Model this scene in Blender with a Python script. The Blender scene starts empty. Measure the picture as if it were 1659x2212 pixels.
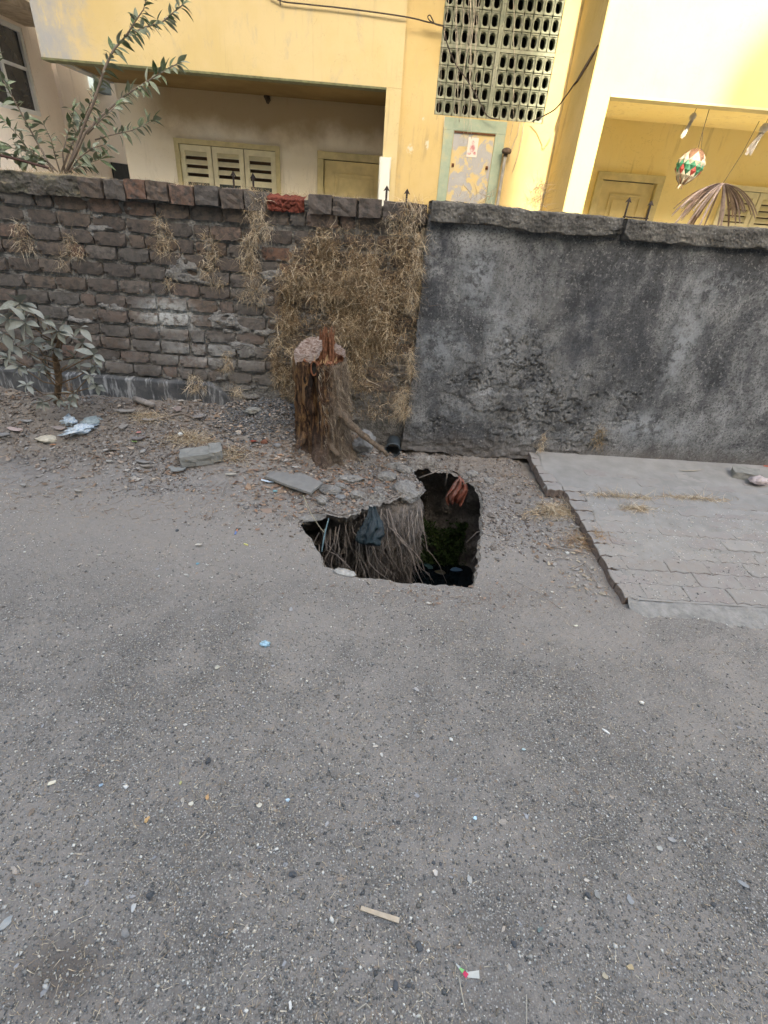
import bpy, math, random
import numpy as np
from mathutils import Vector, Matrix
random.seed(7); RNG = np.random.default_rng(7)
S = bpy.context.scene
COL = S.collection
rad = math.radians

# ------------------------------------------------------------------ camera
EYE = 1.6
_f, _p, _r, _y = 1075.0, rad(31.9), rad(4.65), rad(2.05)
_R = np.array([[math.cos(_r), -math.sin(_r), 0], [math.sin(_r), math.cos(_r), 0], [0, 0, 1]])
_dn = _R @ np.array([0, math.cos(_p), math.sin(_p)])
_fw = _R @ np.array([0, -math.sin(_p), math.cos(_p)])
_rt = _R @ np.array([1, 0, 0])
_X = math.cos(_y) * _rt + math.sin(_y) * _fw
_Z = -_dn
_Y = np.cross(_Z, _X)
if _Y[2] < 0: _Y = -_Y
CM = np.array([_X, _Y, _Z])
cd = bpy.data.cameras.new('camera'); cam = bpy.data.objects.new('camera', cd); COL.objects.link(cam)
cd.sensor_fit = 'HORIZONTAL'; cd.sensor_width = 36; cd.lens = 36 * _f / 1659
cd.clip_start = 0.02; cd.clip_end = 500
m = Matrix.Identity(4)
for i in range(3):
    m[i][0] = CM[i, 0]; m[i][1] = -CM[i, 1]; m[i][2] = -CM[i, 2]
m[2][3] = EYE
cam.matrix_world = m
S.camera = cam

# ------------------------------------------------------------------ world, sun, exposure
SUN_EL, SUN_AZ = rad(34.5), rad(2.0)          # the sun stands behind the viewer, a little to the right
w = bpy.data.worlds.new('World'); S.world = w; w.use_nodes = True
nt = w.node_tree; bg = nt.nodes['Background']
sky = nt.nodes.new('ShaderNodeTexSky'); sky.sky_type = 'NISHITA'; sky.sun_disc = False
sky.sun_elevation = SUN_EL; sky.sun_rotation = math.pi - SUN_AZ
sky.air_density = 1.0; sky.dust_density = 4.0; sky.ozone_density = 0.6
nt.links.new(sky.outputs[0], bg.inputs[0]); bg.inputs[1].default_value = 0.15
sl = bpy.data.lights.new('sun', 'SUN'); sl.energy = 2.0; sl.angle = rad(1.2); sl.color = (1, 0.93, 0.82)
so = bpy.data.objects.new('sun', sl); COL.objects.link(so)
sdir = Vector((math.sin(SUN_AZ) * math.cos(SUN_EL), -math.cos(SUN_AZ) * math.cos(SUN_EL), math.sin(SUN_EL)))
so.rotation_euler = sdir.to_track_quat('Z', 'Y').to_euler(); so.location = sdir * 30
S.view_settings.view_transform = 'Standard'; S.view_settings.look = 'None'
S.view_settings.gamma = 1.0; S.view_settings.use_curve_mapping = False
S.view_settings.exposure = 2.68
S.view_settings.use_white_balance = True; S.view_settings.white_balance_temperature = 7300; S.view_settings.white_balance_tint = 5
S.render.engine = 'CYCLES'
try:
    S.cycles.use_denoising = True
    S.cycles.max_bounces = 6; S.cycles.diffuse_bounces = 4
except Exception: pass

# ------------------------------------------------------------------ measuring helpers (points on real planes)
def ray(x, y): return CM @ np.array([(x - 829.5) / _f, (y - 1106) / _f, 1.0])
def atZ(x, y, z=0.0): v = ray(x, y); return np.array([0, 0, EYE]) + v * (z - EYE) / v[2]
def atY(x, y, Y): v = ray(x, y); return np.array([0, 0, EYE]) + v * Y / v[1]
def atX(x, y, X): v = ray(x, y); return np.array([0, 0, EYE]) + v * X / v[0]

# ------------------------------------------------------------------ vector noise
def _hash(i, j, k, s):
    n = (i * 374761393 + j * 668265263 + k * 2147483647 + s * 974634777) & 0xFFFFFFFF
    n = ((n ^ (n >> 13)) * 1274126177) & 0xFFFFFFFF
    n = ((n ^ (n >> 16)) * 2246822519) & 0xFFFFFFFF
    return ((n ^ (n >> 15)) & 0xFFFFFF) / float(0xFFFFFF)
def vnoise(x, y, z=0.0, s=0):
    x, y, z = np.broadcast_arrays(np.asarray(x, float), np.asarray(y, float), np.asarray(z, float))
    i, j, k = [np.floor(a).astype(np.int64) for a in (x, y, z)]
    u, v, t = x - i, y - j, z - k
    u, v, t = [a * a * (3 - 2 * a) for a in (u, v, t)]
    r = 0
    for a in (0, 1):
        for b in (0, 1):
            for c in (0, 1):
                r = r + _hash(i + a, j + b, k + c, s) * (u if a else 1 - u) * (v if b else 1 - v) * (t if c else 1 - t)
    return r
def fbm(x, y, z=0.0, s=0, o=4, g=0.5):
    r = 0; a = 1.0; tot = 0
    x, y, z = [np.asarray(q, float) for q in (x, y, z)]
    for n in range(o):
        r = r + a * (vnoise(x, y, z, s + n * 17) - 0.5) * 2; tot += a; a *= g
        x = x * 2.03 + 5.1; y = y * 2.03 + 1.7; z = z * 2.03 + 3.3
    return r / tot
def sm(a, b, x):
    t = np.clip((np.asarray(x, float) - a) / (b - a), 0, 1); return t * t * (3 - 2 * t)

# ------------------------------------------------------------------ object helpers
def props(o, label=None, cat=None, group=None, kind=None):
    if label: o['label'] = label
    if cat: o['category'] = cat
    if group: o['group'] = group
    if kind: o['kind'] = kind
    return o
def mesh(name, V, F, mat=None, smooth=False, colors=None, mats=None, midx=None):
    me = bpy.data.meshes.new(name)
    if isinstance(F, np.ndarray):
        V = np.asarray(V, np.float32); n = F.shape[1]
        me.vertices.add(len(V)); me.vertices.foreach_set('co', V.ravel())
        me.loops.add(F.size); me.loops.foreach_set('vertex_index', F.astype(np.int32).ravel())
        me.polygons.add(len(F)); me.polygons.foreach_set('loop_start', np.arange(0, F.size, n, dtype=np.int32))
        me.update(calc_edges=True)
    else:
        me.from_pydata([tuple(map(float, v)) for v in V], [], F)
    if mat: me.materials.append(mat)
    for mm in (mats or []): me.materials.append(mm)
    if midx is not None: me.polygons.foreach_set('material_index', np.asarray(midx, np.int32))
    if smooth: me.polygons.foreach_set('use_smooth', np.ones(len(me.polygons), bool))
    if colors is not None:
        a = me.attributes.new('tint', 'FLOAT_COLOR', 'POINT')
        c = np.ones((len(V), 4), np.float32); c[:, :3] = colors; a.data.foreach_set('color', c.ravel())
    me.update(); me.validate()
    return me
def obj(name, me, parent=None, loc=None, rot=None, scale=None):
    o = bpy.data.objects.new(name, me); COL.objects.link(o)
    if parent: o.parent = parent
    if loc is not None: o.location = tuple(map(float, loc))
    if rot is not None: o.rotation_euler = rot
    if scale is not None: o.scale = scale if hasattr(scale, '__len__') else (scale,) * 3
    return o
def thing(name, label, cat, loc=(0, 0, 0), group=None, rot=None):
    o = obj(name, None, None, loc, rot); o.empty_display_size = 0.05
    return props(o, label, cat, group)
def rel(o, *pts):     # world points -> local of an unrotated parent
    l = np.array(o.location); return [np.asarray(p, float) - l for p in pts]
class MB:
    def __init__(s): s.V = []; s.F = []; s.I = []
    def add(s, V, F, mi=0):
        n = len(s.V); s.V += [tuple(map(float, v)) for v in V]; s.F += [tuple(i + n for i in f) for f in F]; s.I += [mi] * len(F); return s
    def box(s, x0, x1, y0, y1, z0, z1, mi=0):
        V = [(x0, y0, z0), (x1, y0, z0), (x1, y1, z0), (x0, y1, z0), (x0, y0, z1), (x1, y0, z1), (x1, y1, z1), (x0, y1, z1)]
        return s.add(V, [(0, 3, 2, 1), (4, 5, 6, 7), (0, 1, 5, 4), (1, 2, 6, 5), (2, 3, 7, 6), (3, 0, 4, 7)], mi)
    def tube(s, P, r, n=6, cap=True, mi=0):
        P = [np.asarray(p, float) for p in P]; r = r if hasattr(r, '__len__') else [r] * len(P)
        V = []; up = None
        for i, p in enumerate(P):
            t = P[min(i + 1, len(P) - 1)] - P[max(i - 1, 0)]; t = t / (np.linalg.norm(t) + 1e-9)
            if up is None: up = np.array([0, 0, 1.0]) if abs(t[2]) < .9 else np.array([0, 1.0, 0])
            a = np.cross(t, up); a /= np.linalg.norm(a) + 1e-9; b = np.cross(a, t); up = b
            for k in range(n):
                q = 2 * math.pi * k / n; V.append(p + r[i] * (math.cos(q) * a + math.sin(q) * b))
        F = [(i * n + k, i * n + (k + 1) % n, (i + 1) * n + (k + 1) % n, (i + 1) * n + k) for i in range(len(P) - 1) for k in range(n)]
        if cap: F += [tuple(range(n))[::-1], tuple((len(P) - 1) * n + k for k in range(n))]
        return s.add(V, F, mi)
    def build(s, name, mat, parent=None, off=None, smooth=False, mats=None, bevel=0):
        V = s.V
        if parent is not None and off is None: off = parent.location
        if off is not None: V = [(v[0] - off[0], v[1] - off[1], v[2] - off[2]) for v in V]
        me = mesh(name, V, s.F, mat, smooth, None, mats, s.I if mats else None)
        o = obj(name, me, parent)
        if parent is None and off is not None: o.location = tuple(off)
        if bevel:
            b = o.modifiers.new('bevel', 'BEVEL'); b.width = bevel; b.segments = 2; b.limit_method = 'ANGLE'
        return o
def grid(nx, ny, fn, name, mat, parent=None, smooth=True, u=None, v=None):
    U = np.linspace(0, 1, nx) if u is None else u; W = np.linspace(0, 1, ny) if v is None else v
    uu, vv = np.meshgrid(U, W); P = fn(uu, vv); V = np.stack([np.broadcast_to(p, uu.shape) for p in P], -1).reshape(-1, 3)
    nx, ny = len(U), len(W)
    idx = np.arange(nx * ny).reshape(ny, nx)
    F = np.stack([idx[:-1, :-1], idx[:-1, 1:], idx[1:, 1:], idx[1:, :-1]], -1).reshape(-1, 4)
    if parent is not None: V = V - np.array(parent.location)
    return obj(name, mesh(name, V, F, mat, smooth), parent)
def ribbons(P0, D, L, W, droop, wig, K=5, colors=None, seed=0):
    """blades: start points, directions, lengths, widths -> one mesh (V,F,C)"""
    g = np.random.default_rng(seed); n = len(P0)
    D = D / (np.linalg.norm(D, axis=1, keepdims=True) + 1e-9)
    pts = [P0.copy()]; d = D.copy()
    for k in range(1, K):
        d = d + g.normal(0, wig, (n, 3)); d[:, 2] -= droop; d /= np.linalg.norm(d, axis=1, keepdims=True) + 1e-9
        pts.append(pts[-1] + d * (L / (K - 1))[:, None])
    pts = np.stack(pts, 1)
    side = np.cross(D, g.normal(0, 1, (n, 3))); side /= np.linalg.norm(side, axis=1, keepdims=True) + 1e-9
    tap = np.linspace(1, .15, K)
    off = side[:, None, :] * (W[:, None] * tap[None, :] / 2)[:, :, None]
    V = np.stack([pts - off, pts + off], 2).reshape(-1, 3)
    b = (np.arange(n) * 2 * K)[:, None] + (np.arange(K - 1) * 2)[None, :]
    F = np.stack([b, b + 1, b + 3, b + 2], -1).reshape(-1, 4)
    C = None
    if colors is not None:
        c = np.array(colors)[g.integers(0, len(colors), n)] * g.uniform(.75, 1.2, (n, 1)); C = np.repeat(c, 2 * K, 0)
    return V, F, C
STRAW = [(.66, .56, .42), (.46, .35, .22), (.38, .275, .165), (.54, .44, .31), (.27, .185, .11), (.42, .33, .23), (.62, .53, .40)]

# ------------------------------------------------------------------ material helpers
class NT:
    def __init__(s, name):
        s.m = bpy.data.materials.new(name); s.m.use_nodes = True; s.t = s.m.node_tree; s.b = s.t.nodes['Principled BSDF']
        s.pos = s.n('ShaderNodeNewGeometry').outputs['Position']
    def n(s, t, **k):
        q = s.t.nodes.new(t)
        for a, b in k.items(): setattr(q, a, b)
        return q
    def put(s, sock, v):
        if isinstance(v, bpy.types.NodeSocket): s.t.links.new(v, sock)
        elif hasattr(v, '__len__') and sock.type == 'RGBA' and len(v) == 3: sock.default_value = (*v, 1)
        else: sock.default_value = v
    def scl(s, v, vec=None):
        q = s.n('ShaderNodeVectorMath', operation='MULTIPLY'); s.put(q.inputs[0], vec or s.pos); q.inputs[1].default_value = v; return q.outputs[0]
    def noise(s, scale=5, detail=5, rough=.55, dist=0, vec=None):
        q = s.n('ShaderNodeTexNoise'); q.inputs['Scale'].default_value = scale; q.inputs['Detail'].default_value = detail
        q.inputs['Roughness'].default_value = rough; q.inputs['Distortion'].default_value = dist; s.put(q.inputs['Vector'], vec or s.pos); return q.outputs[0]
    def vor(s, scale=50, out='Distance', vec=None, feature='F1', rand=1):
        q = s.n('ShaderNodeTexVoronoi'); q.feature = feature; q.inputs['Scale'].default_value = scale; q.inputs['Randomness'].default_value = rand; s.put(q.inputs['Vector'], vec or s.pos); return q.outputs[out]
    def ramp(s, f, stops, interp='LINEAR'):
        q = s.n('ShaderNodeValToRGB'); e = q.color_ramp; e.interpolation = interp
        while len(e.elements) < len(stops): e.elements.new(.5)
        for el, (p, c) in zip(e.elements, stops):
            el.position = p; el.color = (*c, 1) if hasattr(c, '__len__') else (c, c, c, 1)
        s.put(q.inputs[0], f); return q.outputs[0]
    def mix(s, f, a, b, mode='MIX'):
        q = s.n('ShaderNodeMix', data_type='RGBA', blend_type=mode); s.put(q.inputs[0], f); s.put(q.inputs[6], a); s.put(q.inputs[7], b); return q.outputs[2]
    def math(s, op, a, b=0, c=0, clamp=False):
        q = s.n('ShaderNodeMath', operation=op, use_clamp=clamp); s.put(q.inputs[0], a); s.put(q.inputs[1], b); s.put(q.inputs[2], c); return q.outputs[0]
    def xyz(s):
        q = s.n('ShaderNodeSeparateXYZ'); s.put(q.inputs[0], s.pos); return q.outputs
    def rand(s): return s.n('ShaderNodeObjectInfo').outputs['Random']
    def tint(s): return s.n('ShaderNodeAttribute', attribute_name='tint').outputs['Color']
    def mr(s, v, a, b, c=0, d=1):
        q = s.n('ShaderNodeMapRange'); q.interpolation_type = 'SMOOTHSTEP'; s.put(q.inputs[0], v)
        for i, x in enumerate((a, b, c, d)): q.inputs[i + 1].default_value = x
        return q.outputs[0]
    def blob(s, c, r, soft=.5):      # 1 inside an ellipsoidal area of the place
        q = s.n('ShaderNodeVectorMath', operation='SUBTRACT'); s.put(q.inputs[0], s.pos); q.inputs[1].default_value = c
        d = s.n('ShaderNodeVectorMath', operation='DIVIDE'); s.put(d.inputs[0], q.outputs[0]); d.inputs[1].default_value = r
        l = s.n('ShaderNodeVectorMath', operation='LENGTH'); s.put(l.inputs[0], d.outputs[0]); return s.mr(l.outputs['Value'], 1, soft)
    def done(s, col, rough=.9, bump=None, bs=.5, bd=.01, spec=.3, **kw):
        s.put(s.b.inputs['Base Color'], col); s.put(s.b.inputs['Roughness'], rough); s.b.inputs['Specular IOR Level'].default_value = spec
        if bump is not None:
            q = s.n('ShaderNodeBump'); q.inputs['Strength'].default_value = bs; q.inputs['Distance'].default_value = bd; s.put(q.inputs['Height'], bump); s.put(s.b.inputs['Normal'], q.outputs[0])
        for k, v in kw.items(): s.put(s.b.inputs[k.replace('_', ' ')], v)
        return s.m
def plain(name, c, rough=.8, var=.25, scale=12, bs=.3, bd=.004, spec=.3, fine=90, **kw):
    t = NT(name); a = tuple(x * (1 - var) for x in c); b = tuple(min(1, x * (1 + var)) for x in c)
    col = t.ramp(t.noise(scale, 6, .6), [(.3, a), (.7, b)])
    return t.done(col, rough, t.noise(fine, 4, .6), bs, bd, spec, **kw)

# ================================================================== MATERIALS OF THE STREET
def mat_road():
    t = NT('road_dust_and_asphalt')
    big = t.noise(1.3, 6, .62, .6); mid = t.noise(6, 5, .6)
    dustm = t.mr(t.math('ADD', t.math('MULTIPLY', big, .7), t.math('MULTIPLY', mid, .35)), .40, .62)
    xyz = t.xyz()
    far = t.mr(t.math('ADD', xyz[1], t.math('MULTIPLY', t.math('SUBTRACT', big, .5), 1.2)), 1.1, 2.3)
    dustm = t.math('MAXIMUM', t.math('MULTIPLY', dustm, .9), t.math('MULTIPLY', far, .85))
    vc = t.vor(210, 'Color'); vd = t.vor(210, 'Distance')
    sp = t.n('ShaderNodeSeparateColor'); t.put(sp.inputs[0], vc)
    stone = t.ramp(sp.outputs[0], [(0, (.12, .116, .11)), (.45, (.18, .171, .16)), (.8, (.25, .236, .215)), (.93, (.32, .31, .295)), (1, (.5, .49, .47))])
    asph = t.mix(t.mr(vd, .42, .6), stone, (.128, .118, .110))
    dust = t.ramp(t.noise(45, 6, .7), [(.25, (.205, .188, .172)), (.6, (.27, .25, .232)), (.8, (.34, .32, .298))])
    dust = t.mix(t.math('MULTIPLY', t.noise(4, 4), .55), dust, (.235, .212, .19))
    col = t.mix(dustm, asph, dust)
    # stain of spilled oil near the kerb side of the picture, with a shape of its own
    col = t.mix(t.math('MULTIPLY', t.blob((-.66, .42, 0), (.17, .12, .4), .1), .6), col, (.060, .046, .038))
    # soil near the walls and round the hole is browner
    soil = t.ramp(t.noise(30, 7, .72), [(.25, (.135, .112, .094)), (.55, (.225, .198, .172)), (.8, (.33, .305, .275))])
    sm_ = t.math('MAXIMUM', t.mr(t.math('ADD', xyz[1], t.math('MULTIPLY', mid, .5)), 2.95, 3.3), t.blob((.1, 2.9, 0), (1.1, .75, .6), .35))
    sm_ = t.math('MULTIPLY', sm_, t.mr(xyz[0], 1.5, 1.15))
    col = t.mix(sm_, col, soil)
    h = t.math('ADD', t.math('MULTIPLY', t.math('SUBTRACT', 1, vd), .6), t.math('MULTIPLY', t.noise(120, 5, .7), .8))
    return t.done(col, .95, h, .55, .006, .15)
M_ROAD = mat_road()
def mat_soil(name, a, b, c, dust=True, sc=28):
    t = NT(name)
    col = t.ramp(t.noise(sc, 8, .72, .3), [(.22, a), (.5, b), (.8, c)])
    col = t.mix(t.mr(t.noise(5, 4), .5, .7), col, tuple(x * .6 for x in b))
    return t.done(col, .97, t.math('ADD', t.noise(70, 6, .75), t.vor(55)), .8, .012, .1)
M_SOIL = mat_soil('pit_soil', (.09, .075, .062), (.20, .172, .15), (.33, .30, .27))
M_CHUNK = mat_soil('broken_concrete', (.13, .12, .11), (.25, .235, .215), (.38, .365, .34), sc=40)
M_DUSTSHEET = plain('pavement_dust', (.26, .248, .232), .97, .14, 9, .5, .003, .1, 160)
def mat_tint(name, rough=.85, spec=.2):
    t = NT(name); return t.done(t.mix(1, t.tint(), t.ramp(t.noise(220, 3), [(.3, .8), (.7, 1.15)]), 'MULTIPLY'), rough, None, spec=spec)
M_TINT = mat_tint('small_things'); M_GRASS = mat_tint('dry_grass', .8, .15)

# ================================================================== THE PIT: OUTLINE
rim_px = [(645,1130),(655,1148),(671,1162),(690,1190),(693,1205),(699,1222),(740,1235),(780,1246),(815,1246),(850,1252),(900,1258),(960,1262),(1018,1263),(1031,1246),(1035,1215),(1040,1180),
          (1042,1140),(1042,1100),(1040,1070),(1030,1049),(1002,1034),(976,1024),(950,1016),(925,1008),(900,1006),(888,1014),(893,1028),(912,1046),(908,1060),(880,1072),(850,1074),(822,1080),(800,1090),(778,1094),(765,1108),(748,1116),(722,1108),(700,1104),(672,1108),(655,1117)]
rim0 = np.array([atZ(x, y, 0)[:2] for x, y in rim_px])
def resample(P, step, jit, seed):
    g = np.random.default_rng(seed); out = []
    for a, b in zip(P, np.roll(P, -1, 0)):
        n = max(1, int(round(np.linalg.norm(b - a) / step)))
        for k in range(n): out.append(a + (b - a) * k / n)
    out = np.array(out); n = len(out); th = np.arange(n)
    t = np.roll(out, -1, 0) - np.roll(out, 1, 0); t /= np.linalg.norm(t, axis=1, keepdims=True)
    nrm = np.stack([t[:, 1], -t[:, 0]], 1)
    return out + nrm * (fbm(out[:, 0] * 18, out[:, 1] * 18, 0, seed, 4, .6) * jit)[:, None]
RIM = resample(rim0, .012, .022, 5)
def inside(P, x, y):
    r = np.zeros(x.shape, bool); X, Y = P[:, 0], P[:, 1]; n = len(P); j = n - 1
    for i in range(n):
        c = ((Y[i] > y) != (Y[j] > y)); xi = (X[j] - X[i]) * (y - Y[i]) / (Y[j] - Y[i] + 1e-12) + X[i]
        r ^= c & (x < xi); j = i
    return r
def dist_rim(x, y):
    d = np.full(x.shape, 9.0)
    for p in RIM[::2]: d = np.minimum(d, np.hypot(x - p[0], y - p[1]))
    return d

YP = 3.43     # face of the plastered wall
YB = 3.52     # face of the brick wall
# ------------------------------------------------------------------ ground heights
pave_edge_px = [(1129,987),(1134,1010),(1139,1049),(1180,1050),(1223,1056),(1243,1101),(1261,1143),(1278,1191),(1295,1222),(1320,1268)]
PEDGE = np.array([atZ(x, y, .05)[:2] for x, y in pave_edge_px])
def pave_left(y):     # X of the broken pavement edge at a given Y
    o = np.argsort(PEDGE[:, 1]); return np.interp(y, PEDGE[o, 1], PEDGE[o, 0])
def pave_top(x, y): return .035 + .04 * sm(1.85, 3.45, y)
def ground(x, y, detail=True):
    x = np.asarray(x, float); y = np.asarray(y, float)
    rise = (1 - sm(-.75, .12, x)) * .265
    edge = 2.72 + .25 * fbm(x * 1.3, 0, 0, 3, 2) + .15 * sm(-1.8, -2.8, x)
    h = rise * sm(edge, 3.46, y)
    h = h + .03 * np.exp(-((x + .35) ** 2 / .12 + (y - 3.1) ** 2 / .1)) + .14 * np.exp(-((x + .15) ** 2 / .020 + (y - 3.27) ** 2 / .03)) + .06 * np.exp(-((x + .40) ** 2 + (y - 3.14) ** 2) / .055)            # soil piled round the stump
    h = h + .07 * np.exp(-((x + .72) ** 2 / .06 + (y - 3.36) ** 2 / .035))           # gravel heap
    h = h - .055 * np.exp(-((x - .95) ** 2 / .03 + (y - 2.65) ** 2 / .25))           # washed out strip beside the pavement
    h = h - .015 * sm(.5, 0, np.abs(y - 1.9)) * sm(.9, .2, np.abs(x - .2))
    h = np.where(y > YP + .12, .05, h)
    h = np.where((x > pave_left(y)) & (y > 1.83) & (y < YP + .1), np.minimum(h, -.015), h)
    if detail:
        near = sm(.9, 1.9, y) * sm(4.5, 3.6, y)
        rough = sm(2.5, 3.1, y + .25 * fbm(x * 2, y * 2, 0, 9, 2)) * (1 - sm(1.0, 1.3, x))
        rough = np.maximum(rough, sm(.95, .25, np.hypot((x - .15) / 1.1, (y - 2.75) / .85)))
        h = h + fbm(x * 1.1, y * 1.1, 0, 11, 3) * .012 + fbm(x * 9, y * 9, 0, 12, 4, .6) * (.003 + .034 * rough)
        h = h + np.abs(fbm(x * 26, y * 26, 0, 13, 3, .6)) * (.0025 + .032 * rough)
    return h
def surf_top(x, y):
    z = ground(x, y); on = (x > pave_left(y)) & (y > 1.84) & (y < YP + .02)
    return np.where(on, np.maximum(z, pave_top(x, y)), z)
def gz(x, y): return float(ground(np.array([x]), np.array([y]))[0])
def onG(px, py):      # the photographed point found on the uneven ground
    v = ray(px, py); t = (np.linspace(.45, -.08, 400) - EYE) / v[2]
    P = np.array([0, 0, EYE])[None] + v[None] * t[:, None]; below = P[:, 2] <= surf_top(P[:, 0], P[:, 1])
    i = int(np.argmax(below)) if below.any() else 399
    return P[i]

def stretch(lo, hi, step, far, n):
    a = np.arange(lo, hi + step / 2, step); e = np.geomspace(step * 1.5, far, n)
    return np.concatenate([(lo - np.cumsum(e * .35))[::-1], a, hi + np.cumsum(e * .35)])
def build_ground():
    xs = stretch(-3.3, 3.6, .017, 60, 24); ys = stretch(.05, 3.6, .017, 60, 24)
    X, Y = np.meshgrid(xs, ys); ny, nx = X.shape
    ins = inside(RIM, X, Y)
    fx = (X[:-1, :-1] + X[1:, 1:]) / 2; fy = (Y[:-1, :-1] + Y[1:, 1:]) / 2
    hole = inside(RIM, fx, fy)
    idx = np.arange(nx * ny).reshape(ny, nx)
    Q = np.stack([idx[:-1, :-1], idx[:-1, 1:], idx[1:, 1:], idx[1:, :-1]], -1)
    keep = Q[~hole]
    # vertices on the border of the opening snap onto its outline
    touch = np.zeros(nx * ny, int); np.add.at(touch, Q[hole].ravel(), 1)
    kept = np.zeros(nx * ny, int); np.add.at(kept, keep.ravel(), 1)
    bd = np.where((touch > 0) & (kept > 0))[0]
    XF, YF = X.ravel().copy(), Y.ravel().copy()
    for i in bd:
        k = np.argmin((RIM[:, 0] - XF[i]) ** 2 + (RIM[:, 1] - YF[i]) ** 2); XF[i], YF[i] = RIM[k]
    Z = ground(XF, YF)
    V = np.stack([XF, YF, Z], 1)
    o = obj('ground', mesh('ground', V, keep, M_ROAD, True)); props(o, kind='structure')
    # slight lip down at the border
    return o
build_ground()

def build_pit():
    n = len(RIM); c = RIM.mean(0)
    t = np.roll(RIM, -4, 0) - np.roll(RIM, 4, 0); t /= np.linalg.norm(t, axis=1, keepdims=True) + 1e-9
    area = np.sum(RIM[:, 0] * np.roll(RIM[:, 1], -1) - np.roll(RIM[:, 0], -1) * RIM[:, 1])
    nr = np.stack([t[:, 1], -t[:, 0]], 1) * (1 if area > 0 else -1)       # outward
    for _ in range(10): nr = (np.roll(nr, 1, 0) + np.roll(nr, -1, 0) + nr); nr /= np.linalg.norm(nr, axis=1, keepdims=True)
    z0 = ground(RIM[:, 0], RIM[:, 1]); rows = []; D = np.concatenate([[0, .012, .03], np.linspace(.06, 1.3, 44)])
    near = sm(.1, -.6, nr[:, 1]); cav = sm(.22, .36, RIM[:, 0]) * sm(2.95, 3.15, RIM[:, 1]); rightw = sm(.2, .9, nr[:, 0])
    tongue = np.exp(-((RIM[:, 0] - .12) ** 2) / .05) * sm(2.55, 2.75, RIM[:, 1]) * (1 - sm(2.95, 3.1, RIM[:, 1]))
    for d in D:
        crust = (.022 * sm(.028, .045, d) - .006 * sm(0, .012, d)) * (.4 + .8 * vnoise(RIM[:, 0] * 14, RIM[:, 1] * 14, 0, 66))
        leftcav = sm(.15, .6, nr[:, 1]) * (1 - sm(-.12, .0, RIM[:, 0])) * (.30 * sm(.05, .25, d)); midcav = np.exp(-((RIM[:, 0] + .02) ** 2) / .002) * sm(.2, .7, nr[:, 1]) * .10 * sm(.05, .2, d)
        out = crust + leftcav + midcav + near * (.05 * sm(0, .05, d) + .22 * sm(0, .6, d)) + cav * (.15 * sm(0, .06, d) + .05 * sm(.1, .5, d) - .0 * d) + rightw * (.04 * sm(0, .06, d) + .10 * sm(0, .5, d))
        out = out - tongue * (.10 * sm(.03, .25, d)) + sm(.2, .7, nr[:, 1]) * (1 - sm(.33, .40, RIM[:, 0])) * .42 * sm(.34, .52, d)
        P = RIM + nr * out[:, None]
        nz = fbm(P[:, 0] * 7, P[:, 1] * 7, d * 7, 31, 5, .62) * .085 * sm(0, .15, d) + np.abs(fbm(P[:, 0] * 30, P[:, 1] * 30, d * 22, 33, 3)) * .02 * sm(0, .05, d)
        P = P + nr * nz[:, None]
        rows.append(np.stack([P[:, 0], P[:, 1], z0 - d + fbm(P[:, 0] * 12, P[:, 1] * 12, d * 12, 35, 3) * .02 * sm(0, .1, d)], 1))
    V = np.concatenate(rows); k = len(D); a = np.arange(n); b = (a + 1) % n
    F = np.concatenate([np.stack([i * n + a, i * n + b, (i + 1) * n + b, (i + 1) * n + a], -1) for i in range(k - 1)])
    props(obj('pit_wall', mesh('pit_wall', V, F, M_SOIL, True)), kind='structure')
    fl = MB().box(-1.3, 1.7, 1.1, 4.2, -1.36, -1.28); props(fl.build('pit_floor', M_SOIL), kind='structure')
    t = NT('black_water')
    wm = t.done((.006, .010, .013), .09, t.noise(7, 3), .25, .02, .6)
    wo = MB(); wo.add([(-1.2, 1.2, -.93), (1.6, 1.2, -.93), (1.6, 4.1, -.93), (-1.2, 4.1, -.93)], [(0, 1, 2, 3)])
    props(wo.build('drain_water', wm), kind='structure')
build_pit()
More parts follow.
